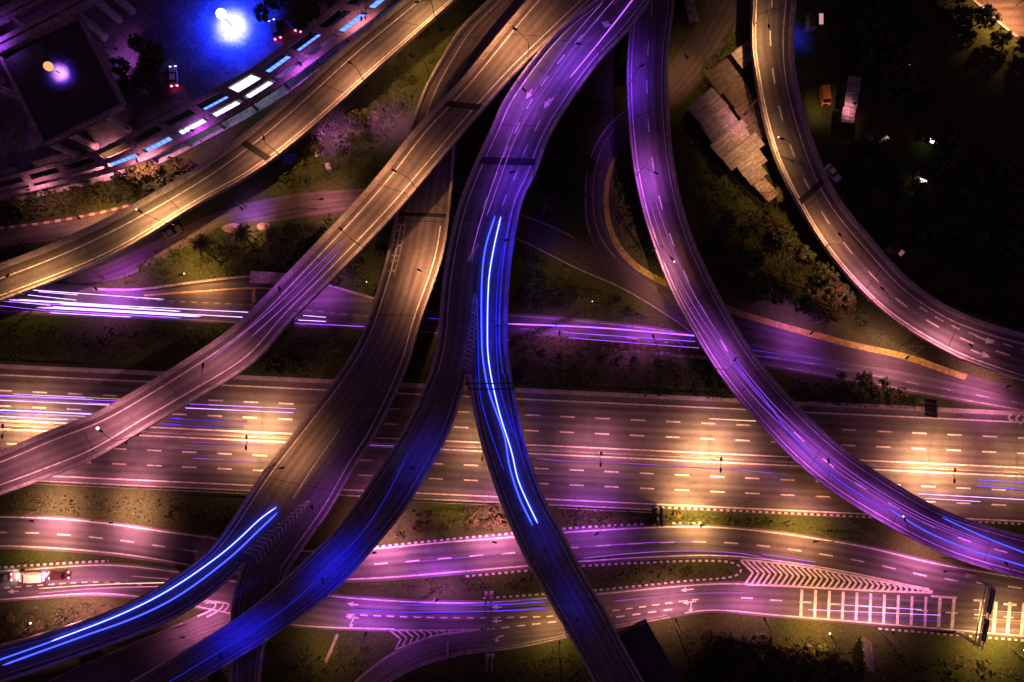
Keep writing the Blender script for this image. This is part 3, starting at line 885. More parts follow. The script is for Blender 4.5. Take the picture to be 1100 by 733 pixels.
for q in (0.0, 1.1):
    a, b = r5b.at(d + q, ('L', -0.1)), r5b.at(d + q, ('R', -0.1))
    gp.tube(a + Vector((0, 0, 5.6)), b + Vector((0, 0, 5.6)), 0.11)
    gp.tube(a + Vector((0, 0, 6.5)), b + Vector((0, 0, 6.5)), 0.11)
    for e in (a, b): gp.tube(e - Vector((0, 0, 0.3)), e + Vector((0, 0, 6.6)), 0.16)
gp.build('sign_frame', M['dark_steel'], f5)
# R6: purple ramp right of the centre
r6 = Road([(684, -40), (679, 0), (676, 31), (673.5, 65), (673.5, 104), (676, 143), (681, 185), (690, 227), (706, 276), (721.5, 315), (747, 361), (768, 396), (791.5, 427), (820, 460), (853.7, 495), (887, 523), (922, 546), (949.6, 562), (986, 582), (1027, 600), (1100, 621), (1160, 635)],
          [(726, -40), (724, 0), (719, 36), (716, 78), (717.6, 130), (724, 185), (737, 239.6), (758, 291.5), (781, 335.6), (799, 366), (820, 396), (859, 440), (898, 476.7), (949.6, 513), (1001.5, 543), (1040, 558.5), (1100, 576), (1160, 589)],
          [(0, 6.2), (0.3, 7.5), (0.7, 8.5), (1, 7.0)])
d6 = MB(); dashes(d6, r6, ('F', 0.50), 3.0, 5.4, 0.24, 0, r6.len, 0.010, phase=2)
flyover('flyover', 'purple two-lane flyover sweeping from the top down to the lower right', [r6],
        [(r6, 'L', 0.40, 0.9), (r6, 'R', 0.55, 0.9)],
        [('edge_line', elines(r6, 0.95, 1.0, 0.2), 'white'), ('lane_marking', d6, 'white')],
        [(696, 70, r6, 5), (712, 245, r6, 5), (775, 372, r6, 5), (848, 460, r6, 5), (960, 545, r6, 5), (1060, 585, r6, 5)],
        [])
# R7: right ramp
r7 = Road([(810, -50), (808, 0), (807, 52), (812, 85.6), (820, 127), (833, 171), (853.7, 213.7), (885, 265.6), (924, 312), (962.6, 346), (1022, 381), (1066, 398), (1110, 412), (1160, 424)],
          [(858, -50), (854, 0), (850.5, 39), (853.7, 85.6), (866.7, 137), (884, 185), (903, 219), (936.7, 260), (975.6, 302), (1022, 333), (1066, 350), (1110, 362), (1160, 374)], [(0, 8), (1, 8)])
d7 = MB(); dashes(d7, r7, ('F', 0.46), 3.2, 4.9, 0.28, 0, r7.len, 0.010, phase=2)
dashes(d7, r7, ('R', 3.0), 2.0, 2.0, 0.28, r7.near(990, 330), r7.len, 0.010)
a7 = MB()
for tail, tip in (((1048, 361), (1068, 369)), ((1043, 376), (1064, 384))):
    arrow_on(a7, r7, tail, tip, w=0.18, head=0.7, hl=1.8)
flyover('flyover', 'brown two-lane flyover curving from the top down the right side', [r7],
        [(r7, 'L', 0.35, 0.9), (r7, 'R', 0.85, 0.9)],
        [('edge_line', elines(r7, 0.85, 1.9), 'white'), ('lane_marking', d7, 'white'), ('arrow', a7, 'white')],
        [(832, 60, r7, 5), (860, 180, r7, 5), (925, 275, r7, 5), (1030, 352, r7, 5)],
        [(r7, 870, 205, 1.3)])
FLY = {'r1': r1, 'r2': r2, 'r4': r4, 'r4a': r4a, 'r4b': r4b, 'r5': r5, 'r5a': r5a, 'r5b': r5b, 'r6': r6, 'r7': r7}

# ------------------------------------------------------------------ street lamps
POWER = 1.55
def spot(name, parent, loc, col, watts, angle=150, r=0.18, blend=1.0, along=None, squeeze=1.0):
    """a lantern's light; along is the bearing of the road it follows, squeeze narrows its beam across the road"""
    l = bpy.data.lights.new(name, 'SPOT'); l.color = col; l.energy = watts * POWER
    l.spot_size = math.radians(angle); l.spot_blend = blend; l.shadow_soft_size = r
    o = bpy.data.objects.new(name, l); COL.objects.link(o); o.location = loc; o.parent = parent
    if along is not None: o.rotation_euler = (0, 0, along); o.scale = (1, squeeze, 1)
    return o

def street_lamp(base, head, z, h, col, watts, label, bright=False, group=None, angle=150, heads=1, name='street_lamp', wide=None, along=None, squeeze=0.6):
    b = W(*base, z)
    hd = W(*head, z + h) if head else b + Vector((0, 0, h))
    root = empty(name, b, label, 'street lamp', group)
    v = hd - b; v.z = 0
    if v.length > 4.5: v *= 4.5 / v.length
    if v.length < 0.3: v = Vector((0.05, 1.15, 0))
    dr = v.normalized()
    if along is None: along = math.atan2(dr.y, dr.x) + math.pi / 2
    mb = MB(); mb.tube((0, 0, -0.3), (0, 0, 0.5), 0.20, 0.16); mb.tube((0, 0, 0.5), (0, 0, h - 0.5), 0.09, 0.05); mb.build('pole', M['pole'], root)
    sgs = (1,) if heads == 1 else (1, -1)
    for sg in sgs:
        e = v * sg
        mb = MB(); mb.tube((0, 0, h - 0.55), e * 0.5 + Vector((0, 0, h - 0.1)), 0.06, 0.055); mb.tube(e * 0.5 + Vector((0, 0, h - 0.1)), e * 0.9 + Vector((0, 0, h)), 0.055, 0.05); mb.build('arm', M['pole'], root)
        c = e + Vector((0, 0, h + 0.03)); a = math.atan2(dr.y, dr.x)
        mb = MB(); mb.box(c, (0.95, 0.42, 0.20), a, taper=0.7); mb.box(c + Vector((0, 0, 0.13)), (0.5, 0.24, 0.06), a, taper=0.8)
        hdob = mb.build('lamp_head', M['dark_steel'], root)
        mb = MB(); mb.box(c + Vector((0, 0, -0.12)), (0.62, 0.30, 0.03), a); mb.build('lens', M['lit_lens'], hdob)
        if bright:
            mb = MB(); cc = c + dr * sg * 0.75
            for i in range(6):
                for j in range(10):
                    t0, t1 = math.pi * i / 6, math.pi * (i + 1) / 6; p0, p1 = 2 * math.pi * j / 10, 2 * math.pi * (j + 1) / 10
                    q = lambda t, p: cc + Vector((math.sin(t) * math.cos(p), math.sin(t) * math.sin(p), math.cos(t))) * bright
                    mb.face([q(t0, p0), q(t1, p0), q(t1, p1), q(t0, p1)])
            mb.build('glass_bowl', M['lit_white'], root)
        if watts: spot('lamp_light', root, c + Vector((0, 0, -0.35)), col, watts / heads, angle, along=along, squeeze=squeeze)
        if wide: spot('lamp_light', root, c + Vector((0, 0, -0.36)), wide[0], wide[1] / heads, wide[2], along=along, squeeze=0.8)
    return root

def lamp_on(rk, base, head, h, col, kw, label, **k):
    z = FLY[rk].z_px(*base) if rk else 0.0
    rd = FLY[rk]; d = rd.near(*(head or base)); al = rd.at(min(d + 2, rd.len), ('F', .5)) - rd.at(max(d - 2, 0), ('F', .5))
    k.setdefault('angle', 130 if rk in ('r5a', 'r5b') else 148); k.setdefault('along', math.atan2(al.y, al.x)); k.setdefault('squeeze', 0.5 if rk == 'r2' else (0.28 if rk == 'r6' else 0.36))
    return street_lamp(base, head, z, h, col, kw * 1150, label, **k)

G_F = 'street lamps on the flyovers'
G_H = 'double-arm lamps along the highway median'
G_L = 'street lamps beside the lower roads'
# flyover lamps
lamp_on('r1', (187, 242), (150, 227), 9, GOLD, 15, 'street lamp on the near edge of the golden ramp with its arm over the deck', group=G_F, bright=0.14)
lamp_on('r1', (25, 316), (8, 296), 9, GOLD, 9, 'street lamp at the far left end of the golden ramp', group=G_F)
lamp_on('r1', (300, 166), (283, 148), 9, AMBER, 8, 'street lamp just past the dark bar of the golden ramp', group=G_F)
lamp_on('r1', (392, 89), (375, 67), 9, AMBER, 8, 'street lamp on the upper half of the golden ramp', group=G_F)
lamp_on('r1', (468, 22), (448, 2), 9, GOLD, 8, 'street lamp where the golden ramp leaves the top of the picture', group=G_F)
lamp_on('r4', (462, 84), (442, 60), 9, AMBER, 5, 'street lamp leaning out over the rough ground left of the narrow upper ramp', group=G_F)
lamp_on('r2', (567, 64), (553, 31), 9, AMBER, 10, 'street lamp near the top of the long diagonal flyover', group=G_F)
lamp_on('r2', (446, 202), (423, 183), 9, AMBER, 7, 'street lamp in the middle of the long diagonal flyover above the crossing ramp', group=G_F)
lamp_on('r2', (388, 264), (366, 246), 9, AMBER, 4, 'added fill lamp on the diagonal flyover just below the crossing ramp', group=G_F)  # added to fill the gap between two pools on the deck
lamp_on('r2', (236, 414), (218, 392), 9, PINK, 3, 'street lamp on the diagonal flyover over the north edge of the highway', group=G_F)
lamp_on('r2', (320, 335), (300, 310), 9, VIOLET, 2, 'street lamp on the dim violet stretch of the diagonal flyover', group=G_F)
lamp_on('r2', (148, 468), (108, 463), 9, PINK, 8, 'bright street lamp at the lower left of the diagonal flyover above the highway', group=G_F, bright=0.30)
lamp_on('r2', (22, 525), (5, 500), 9, PINK, 5, 'street lamp where the diagonal flyover meets the left margin', group=G_F)
lamp_on('r4', (470, 301), (450, 290), 9, AMBER, 13, 'street lamp on the right edge of the brown forked flyover above the middle road', group=G_F)
lamp_on('r4', (296, 499), (325, 498), 9, AMBER, 4.5, 'street lamp on the left edge of the brown forked flyover above the highway', group=G_F)
lamp_on('r4', (352, 556), (335, 545), 9, VIOLET, 1.5, 'street lamp beside the chevrons where the brown flyover forks', group=G_F)
lamp_on('r5a', (463, 501), (443, 503), 9, BLUE, 1.5, 'street lamp with a pale arm over the dark blue left fork', group=G_F)
lamp_on('r5a', (362, 631), (345, 612), 9, BLUE, 6.5, 'added blue lamp in the middle of the deep blue left fork', group=G_F)  # this and the next lamp are added to wash the fork blue
lamp_on('r5a', (255, 707), (238, 690), 9, BLUE, 6.5, 'added blue lamp at the low end of the deep blue left fork', group=G_F)
lamp_on('r5', (640, 71), (620, 47), 9, (0.26, 0.05, 1.0), 7, 'street lamp on the right edge of the tall flyover near the top', group=G_F)
lamp_on('r5', (548, 95), (566, 100), 9, (0.40, 0.07, 0.9), 6, 'street lamp on the left edge of the tall flyover beside the diagonal one', group=G_F)
lamp_on('r5', (573, 192), (550, 185), 9, (0.16, 0.03, 1.0), 4.5, 'added blue-violet lamp just below the dark bar of the tall flyover', group=G_F)  # added for a soft blue wash on this stretch of deck
lamp_on('r6', (676, 92), (690, 70), 9, INDIGO, 5, 'street lamp on the indigo upper end of the purple flyover', group=G_F)
lamp_on('r6', (683, 190), (705, 186), 9, VIOLET, 8, 'street lamp on the left edge of the purple flyover above the loop road', group=G_F)
lamp_on('r6', (701, 269), (722, 278), 9, PINK, 8, 'white-topped street lamp of the purple flyover beside the yellow verge', group=G_F, bright=0.15)
lamp_on('r6', (768, 396), (790, 386), 9, VIOLET, 8, 'street lamp on the purple flyover where it meets the highway', group=G_F)
lamp_on('r6', (870, 510), (890, 490), 9, VIOLET, 9, 'street lamp on the purple flyover over the highway median', group=G_F)
lamp_on('r6', (956, 567), (966, 546), 9, VIOLET, 7, 'white-topped street lamp on the lower edge of the purple flyover past the highway', group=G_F, bright=0.14)
lamp_on('r6', (1062, 609), (1068, 588), 9, VIOLET, 8, 'street lamp at the right end of the purple flyover', group=G_F)
lamp_on('r7', (808, 30), (826, 28), 9, GOLD, 9, 'street lamp at the top of the brown right-hand ramp', group=G_F)
lamp_on('r7', (832, 166), (840, 149), 9, GOLD, 9, 'street lamp beside the shanty roofs on the brown right-hand ramp', group=G_F, bright=0.12)
lamp_on('r7', (885, 265), (902, 252), 9, AMBER, 7, 'street lamp on the inner edge of the right-hand ramp below its dark bar', group=G_F)
lamp_on('r7', (933, 323), (948, 310), 9, PINK, 7, 'dark-headed street lamp over the purple part of the right-hand ramp', group=G_F)
lamp_on('r7', (1030, 386), (1040, 368), 9, PINK, 8, 'street lamp beside the two arrows of the right-hand ramp', group=G_F)
lamp_on('r5b', (572, 597), (586, 592), 9, BLUE, 1.1, 'added blue lamp on the left edge of the right blue fork above the frontage road', group=G_F, angle=115)  # lamps from here to the median row are added for their blue light
lamp_on('r5b', (606, 668), (622, 662), 9, BLUE, 1.2, 'added blue lamp on the left edge of the right blue fork near the abutment', group=G_F, angle=115)
lamp_on('r5', (553, 262), (544, 258), 9, BLUE, 2.5, 'added blue lamp on the right edge of the tall flyover where the bright streak begins', group=G_F)
lamp_on('r5', (545, 350), (534, 350), 9, BLUE, 2.5, 'added blue lamp on the right edge of the tall flyover above the middle road', group=G_F)
lamp_on('r5b', (565, 480), (560, 477), 9, BLUE, 1.8, 'added blue lamp on the right fork over the highway median', group=G_F)
# highway median, double arms
for (x, y), kw, lab in (((34.5, 460), 20, 'double-arm median lamp nearest the left margin of the highway'),
                        ((281, 467), 26, 'double-arm median lamp between the diagonal and the brown flyover'),
                        ((761.5, 493), 30, 'double-arm median lamp in the open middle of the highway, in the brightest pool'),
                        ((998, 503), 30, 'double-arm median lamp right of the purple flyover'),
                        ((520, 480), 9, 'double-arm median lamp beside the tall blue flyover'),
                        ((160, 470), 5, 'dim added double-arm median lamp under the lower edge of the diagonal flyover'),  # this and the dim one below are added fill between the pools
                        ((640, 485), 7, 'dim added double-arm median lamp between the tall flyover and the brightest pool'),
                        ((1092, 507), 9, 'added double-arm median lamp at the right margin of the highway')):  # added fill for the right end of the highway
    street_lamp((x, 456.2 + 0.0465 * x), None, 0.0, 9.0, (1.0, 0.70, 0.07) if not lab.startswith('dim') else (0.8, 0.18, 0.72), kw * 320, lab, group=G_H, heads=2, angle=124, squeeze=1.0, wide=((1.0, 0.33, 0.27), kw * 740, 162))
# lower roads
G_A = 0.0
for base, head, col, kw, lab, br in (
        ((42, 548), (42, 560), PINK, 17, 'street lamp above the left end of the frontage road', 0),
        ((123, 549), (119, 562), PINK, 17, 'street lamp on the grass over the frontage road left of the flyovers', 0),
        ((400, 582), (402, 594), MAGENTA, 14, 'street lamp on the frontage road right of the blue flyover', 0),
        ((486, 557), (487, 561), GOLD, 2.6, 'added low lamp over the round shrubs above the frontage road', 0),  # added to light the shrubs
        ((530, 570), (531, 583), MAGENTA, 14, 'street lamp on the frontage road left of the right blue fork', 0),
        ((640, 560), (641, 574), VIOLET, 6, 'street lamp on the frontage road right of the right blue fork', 0),
        ((751, 549), (754, 565), GOLD, 15, 'dark-headed street lamp over the golden bend of the frontage road', 0),
        ((878, 570), (876, 582), AMBER, 10, 'street lamp beside the start of the hatched merge', 0),
        ((1010, 600), (1008, 614), MAGENTA, 8, 'street lamp on the frontage road under the purple flyover', 0),
        ((43, 667), (52, 655), PINK, 6, 'white-globed lamp on the grass at the bottom left corner', 0.20),
        ((83, 662), (84, 652), MAGENTA, 9, 'dark lamp post on the grass beside the stopped cars', 0),
        ((395, 684), (396, 671), VIOLET, 7, 'street lamp by the double arrow of the collector road', 0),
        ((470, 632), (470, 645), VIOLET, 8, 'street lamp on the island above the hatched exit', 0),
        ((600, 693), (600, 680), GOLD, 4, 'street lamp on the verge left of the bridge abutment', 0),
        ((724, 669), (722, 655), PINK, 7, 'street lamp beside the bridge abutment on the collector road', 0),
        ((815, 668), (815, 652), MAGENTA, 6, 'added lamp on the verge before the rumble bars', 0),  # added to brighten the collector road, like the next one
        ((948, 680), (948, 664), PINK, 6, 'added lamp on the verge in the middle of the rumble bars', 0),
        ((338, 700), (346, 704), AMBER, 2.2, 'lamp on the dark grass beside the pale concrete beam', 0),
        ((34, 603), (34, 610), GOLD, 5, 'added lamp on the kerb beside the white van', 0),  # added to brighten the van
        ((884, 684), (884, 668), AMBER, 7, 'white-globed lamp among the dark bushes at the bottom', 0.25),
        ((1086, 697), (1082, 680), GOLD, 13, 'white-globed lamp past the sign gantry at the bottom right', 0.32),
        ((195, 307), (198, 294), AMBER, 6, 'white-topped lamp on the grass between the palms and the bus bay', 0.13),
        ((390, 307), (390, 303), AMBER, 1, 'small white lamp on the dark bank between two flyovers', 0.10),
        ((640, 329), (640, 325), AMBER, 0.6, 'small white lamp on the dark bank left of the purple flyover', 0.09),
        ((330, 297), (340, 312), VIOLET, 4, 'street lamp behind the bus shelter', 0),
        ((112, 300), (112, 318), VIOLET, 9, 'street lamp on the verge at the left end of the middle road', 0),
        ((600, 378), (601, 358), VIOLET, 4, 'street lamp on the middle road right of the blue flyover', 0),
        ((700, 380), (702, 362), VIOLET, 5, 'street lamp on the middle road left of the purple flyover', 0),
        ((870, 345), (862, 366), VIOLET, 6, 'street lamp on the yellow verge right of the purple flyover', 0),
        ((968, 372), (960, 394), PINK, 7, 'street lamp on the yellow verge towards the right margin', 0),
        ((1072, 405), (1066, 422), MAGENTA, 8, 'street lamp by the middle road at the right margin', 0),
        ((715, 330), (706, 310), AMBER, 1.6, 'street lamp where the loop road meets the feeder', 0),
        ((607, 300), (606, 285), AMBER, 0.6, 'street lamp on the feeder road beside the blue flyover', 0),
        ((718, 60), (738, 62), AMBER, 2.2, 'street lamp on the dirt end of the loop road', 0),
        ((800, 120), (790, 135), PINK, 0.8, 'street lamp among the shanty roofs', 0),
        ((340, 224), (345, 214), PINK, 3.5, 'street lamp on the access lane under the flyovers', 0),
        ((95, 228), (92, 240), AMBER, 5, 'street lamp on the red and white kerb of the side road', 0),
        ((160, 165), (150, 178), PINK, 5, 'street lamp in the garden below the station', 0),
        ((200, 671), (196, 685), MAGENTA, 6, 'street lamp over the slip road between the two blue forks', 0)):
    street_lamp(base, head, 0.0, 9.0, col, kw * 1500, lab, bright=min(br, 0.2), group=G_L, squeeze=0.5 if base[1] < 560 else 0.75)

# ------------------------------------------------------------------ streaks of light on the carriageways
STREAK_MATS = {'core': glow_mat('streak_core', (0.05, 0.065, 1.0), 17.0),
               'blue': glow_mat('streak_blue', (0.03, 0.05, 1.0), 4.0),
               'deep': glow_mat('streak_deep_blue', (0.02, 0.03, 1.0), 0.9),
               'violet': glow_mat('streak_violet', (0.32, 0.07, 1.0), 3.2),
               'faint': glow_mat('streak_faint_violet', (0.46, 0.10, 0.85), 0.9),
               'indigo': glow_mat('streak_indigo', (0.10, 0.04, 1.0), 1.4),
               'lilac': glow_mat('streak_lilac', (0.62, 0.34, 1.0), 4.5),
               'gold': glow_mat('streak_gold', (1.0, 0.68, 0.32), 1.6),
               'pink': glow_mat('streak_pink', (1.0, 0.26, 0.62), 1.0)}
def streak(pts, kind, r, label, rd=None, z=0.6, group=None, name='light_streak'):
    P = dense(pts, max(3, 7 * len(pts)), 0, 0, 2) if len(pts) > 2 else [Vector(pts[0][:2]), Vector(pts[1][:2])]
    Q = [W(p.x, p.y, (rd.z_px(p.x, p.y) if rd else 0.0) + z) for p in P]
    mb = MB(); n = 6; rings = []
    for i, q in enumerate(Q):
        a, b = Q[max(0, i - 1)], Q[min(len(Q) - 1, i + 1)]
        d = (b - a).normalized(); s = Vector((-d.y, d.x, 0)).normalized(); u = Vector((0, 0, 1))
        k = 0.25 if i in (0, len(Q) - 1) else 1.0
        rings.append([q + (s * math.cos(2 * math.pi * j / n) + u * math.sin(2 * math.pi * j / n)) * r * k for j in range(n)])
    for a, b in zip(rings, rings[1:]):
        for j in range(n): mb.face([a[j], a[(j + 1) % n], b[(j + 1) % n], b[j]])
    mb.face(rings[0][::-1]); mb.face(rings[-1])
    o = mb.build(name, STREAK_MATS[kind], origin=Q[0])
    return tag(o, label, 'light streak', group)

S5 = 'light streaks on the tall blue flyover'
streak([(538, 233), (530.6, 265.6), (525, 302), (523.6, 370), (525.5, 392), (529, 412), (537, 445.6), (550, 487), (555.6, 513), (564, 534), (577.6, 562.4)], 'core', 0.11, 'brightest white-blue light streak running down the tall flyover into its right fork', r5, group=S5)
streak([(532, 232), (521.5, 265.6), (517.6, 302), (517.6, 370), (520, 395), (525, 420), (542, 469), (547, 500), (558, 535), (572.4, 565)], 'blue', 0.14, 'thin blue light streak just left of the brightest one on the tall flyover', r5, group=S5)
streak([(541, 262), (535, 300), (533, 345), (534, 385), (538, 420), (552, 468)], 'deep', 0.07, 'hair-thin blue light streak just right of the brightest one on the tall flyover', r5, group=S5)
streak([(512, 318), (513, 350), (514, 385), (516, 425), (526, 462), (541, 505)], 'deep', 0.07, 'hair-thin blue light streak along the chevrons of the tall flyover', r5, group=S5)
streak([(684, -6), (664, 20), (640, 50), (612, 84)], 'violet', 0.10, 'bright violet light streak at the top right of the tall flyover', r5, group=S5)
streak([(663, -4), (632, 32), (606, 66), (577, 108), (553, 150), (538, 190), (523, 232)], 'faint', 0.055, 'faint violet light streak along the middle of the tall flyover', r5, group=S5)
streak([(648, 2), (615, 40), (585, 82), (560, 122), (541, 165), (520, 225), (506, 275)], 'faint', 0.055, 'faint violet light streak along the left lane of the tall flyover', r5, group=S5)
streak([(438, 488), (418, 528), (391, 570), (352, 612), (308, 652), (248, 692), (180, 734), (150, 752)], 'deep', 0.04, 'hair-thin deep blue light streak along the left fork', r5a)
S4 = 'light streaks on the lower left fork'
streak([(297, 545), (280, 557), (259, 577), (233, 599), (181.5, 634), (130, 660), (54, 689.5)], 'core', 0.115, 'bright white-blue light streak on the lower left fork', r4a, group=S4)
streak([(56, 689), (28, 699), (-12, 713)], 'blue', 0.14, 'thin blue end of the left light streak at the left margin', r4a, group=S4)
streak([(298, 551), (280, 568), (246, 600), (192, 640), (145, 663.6), (91, 683), (2.6, 715)], 'blue', 0.16, 'thinner blue light streak beside the bright one on the lower left fork', r4a, group=S4)
S6 = 'light streaks on the purple flyover'
streak([(786, 384), (803, 408), (820, 427), (851, 469), (882, 501), (918, 528), (955, 549)], 'indigo', 0.085, 'indigo light streak over the highway on the purple flyover', r6, group=S6)
streak([(955, 547), (996, 571.5), (1040, 589.7), (1110, 611)], 'blue', 0.085, 'blue light streak on the lower lane at the right end of the purple flyover', r6, group=S6)
streak([(1012, 556), (1053, 575), (1108, 597)], 'blue', 0.085, 'blue light streak on the upper lane at the right end of the purple flyover', r6, group=S6)
for i, o_ in enumerate((0, 7, 14)):
    streak([(690 + o_, 215), (706 + o_, 262), (728 + o_, 310), (757 + o_, 358), (797 + o_, 412), (832 + o_, 450), (880 + o_, 492), (930 + o_, 527), (990 + o_, 560), (1050 + o_, 584)], 'faint', 0.055,
           ('faint violet light streak along the left lane of the purple flyover', 'faint violet light streak along the dashes of the purple flyover', 'faint violet light streak along the right lane of the purple flyover')[i], r6, group=S6)
S2 = 'light streaks on the middle road'
for pts, k, r, lab in (([(41.5, 313.5), (83, 317)], 'lilac', 0.16, 'uppermost short white light streak at the left end of the middle road'),
        ([(30, 317), (81.7, 322.6)], 'lilac', 0.18, 'second short white light streak at the left end of the middle road'),
        ([(10, 324), (54, 328)], 'lilac', 0.13, 'white light streak next to the left margin on the middle road'),
        ([(-10, 327.5), (60, 335)], 'violet', 0.12, 'lowest violet light streak at the left margin of the middle road'),
        ([(57, 325), (267, 335.6)], 'lilac', 0.16, 'long white light streak left of the diagonal flyover on the middle road'),
        ([(57, 329.6), (262, 341)], 'lilac', 0.19, 'brightest long light streak left of the diagonal flyover on the middle road'),
        ([(325.7, 339), (350, 341)], 'lilac', 0.15, 'short upper white light streak between two flyovers on the middle road'),
        ([(320.6, 344), (350, 345.5)], 'lilac', 0.15, 'short lower white light streak between two flyovers on the middle road'),
        ([(316.7, 347), (390.6, 351)], 'violet', 0.12, 'violet light streak between two flyovers on the middle road'),
        ([(460.5, 342), (474, 343)], 'indigo', 0.085, 'very short blue light streak left of the tall flyover on the middle road'),
        ([(545, 348), (640, 352), (760, 362)], 'violet', 0.14, 'long violet light streak right of the tall flyover on the middle road'),
        ([(611, 357.6), (747, 367)], 'violet', 0.14, 'middle violet light streak left of the purple flyover on the middle road'),
        ([(611, 363), (751, 374)], 'violet', 0.14, 'lowest violet light streak left of the purple flyover on the middle road'),
        ([(806, 376), (881, 386)], 'indigo', 0.085, 'upper blue light streak right of the purple flyover on the middle road'),
        ([(808, 382), (882, 392)], 'indigo', 0.085, 'lower blue light streak right of the purple flyover on the middle road')):
    streak(pts, k, r, lab, z=0.6, group=S2)
SH = 'light streaks on the highway'
for pts, k, r, lab in (([(-10, 425.6), (130, 431)], 'violet', 0.13, 'top violet light streak at the left end of the highway'),
        ([(-10, 429.6), (124.5, 435.7)], 'lilac', 0.15, 'white light streak below the top violet one at the left end of the highway'),
        ([(-10, 440), (106, 445.6)], 'lilac', 0.22, 'brightest white light streak at the left end of the highway'),
        ([(-10, 442.5), (40, 445)], 'blue', 0.16, 'short blue light streak at the left margin of the highway'),
        ([(-10, 447), (72.6, 451)], 'lilac', 0.20, 'white light streak nearest the median at the left end of the highway'),
        ([(-10, 452.6), (57, 456)], 'gold', 0.14, 'golden light streak on the median line at the left end of the highway'),
        ([(-10, 462), (44, 464.5)], 'gold', 0.14, 'golden light streak just below the median at the left margin'),
        ([(202, 434), (282, 438)], 'violet', 0.11, 'violet light streak right of the diagonal flyover on the highway'),
        ([(199.6, 438.5), (315, 443.5)], 'lilac', 0.12, 'white light streak right of the diagonal flyover on the highway'),
        ([(183, 449.4), (196, 450)], 'indigo', 0.28, 'very short blue light streak right of the diagonal flyover on the highway'),
        ([(172.4, 455.4), (194, 456.5)], 'indigo', 0.28, 'short blue light streak on the median side right of the diagonal flyover'),
        ([(194, 450.5), (265, 453.5)], 'deep', 0.22, 'faint blue tail of the upper short streak on the highway'),
        ([(194, 457), (262, 460)], 'deep', 0.22, 'faint blue tail of the lower short streak on the highway'),
        ([(761.7, 450), (812, 452.5)], 'gold', 0.26, 'golden light streak left of the purple flyover on the highway'),
        ([(575, 492.5), (600, 495), (688, 498.7), (830, 508)], 'faint', 0.06, 'thin violet light streak below the median in the middle of the highway'),
        ([(384, 477.5), (430, 479.5)], 'violet', 0.08, 'thin violet light streak between the brown and the blue flyover on the highway'),
        ([(1051, 515.6), (1110, 519)], 'blue', 0.14, 'upper blue light streak at the right end of the highway'),
        ([(1049.5, 522), (1110, 527)], 'blue', 0.14, 'lower blue light streak at the right end of the highway'),
        ([(986, 530.6), (1110, 537.5)], 'lilac', 0.15, 'upper white light streak at the right end of the highway'),
        ([(993.7, 535.5), (1053, 539)], 'lilac', 0.12, 'lower white light streak at the right end of the highway'),
        ([(820, 508.5), (846, 509.5)], 'indigo', 0.085, 'short indigo light streak under the purple flyover on the highway'),
        ([(440, 484), (530, 488)], 'faint', 0.055, 'faint violet light streak beside the blue flyover on the highway'),
        ([(160, 480), (270, 486)], 'faint', 0.055, 'faint violet light streak on the lower carriageway right of the diagonal flyover'),
        ([(560, 508), (700, 514)], 'faint', 0.055, 'faint violet light streak on the lower carriageway in the middle of the highway')):
    streak(pts, k, r, lab, z=0.6, group=SH)
rs = random.Random(17)
for k in range(16):
    off = rs.choice([422, 425, 428, 433, 440.5, 444, 447.5, 450, 455]) + rs.uniform(-1, 1); x0 = rs.choice([-12, -12, rs.uniform(0, 60)]); x1 = x0 + rs.uniform(60, 140); f = line_y(off)
    x1 = min(x1, 150)
    streak([(x0, f(x0)), (x1, f(x1))], rs.choice(['violet', 'lilac', 'gold', 'faint']), rs.uniform(.04, .09), 'thin streak in the dense bundle of traffic lights at the left end of the highway', z=rs.uniform(.5, .8), group='bundle of light streaks at the left end of the highway')
for k in range(9):
    off = rs.choice([424, 428, 433, 446, 466, 470, 482]) + rs.uniform(-1, 1); x0 = rs.uniform(195, 230); x1 = x0 + rs.uniform(50, 110); f = line_y(off)
    streak([(x0, f(x0)), (min(x1, 318), f(min(x1, 318)))], rs.choice(['violet', 'faint', 'faint', 'lilac']), rs.uniform(.04, .07), 'thin streak in the bundle of traffic lights between the diagonal and the brown flyover', z=rs.uniform(.5, .8), group='bundle of light streaks between two flyovers')
for k in range(9):
    t = rs.uniform(0.1, 0.9); x0 = rs.uniform(-10, 70); x1 = x0 + rs.uniform(70, 190)
    pt = lambda x: (x, (304 + .075 * max(0, x)) * (1 - t) + (337 + .05 * max(0, x)) * t)
    streak([pt(x0), pt((x0 + x1) / 2), pt(x1)], rs.choice(['violet', 'lilac', 'faint']), rs.uniform(.04, .08), 'thin streak in the bundle of traffic lights at the left of the middle road', z=rs.uniform(.5, .8), group='bundle of light streaks on the middle road')
SL = 'light streaks on the lower roads'
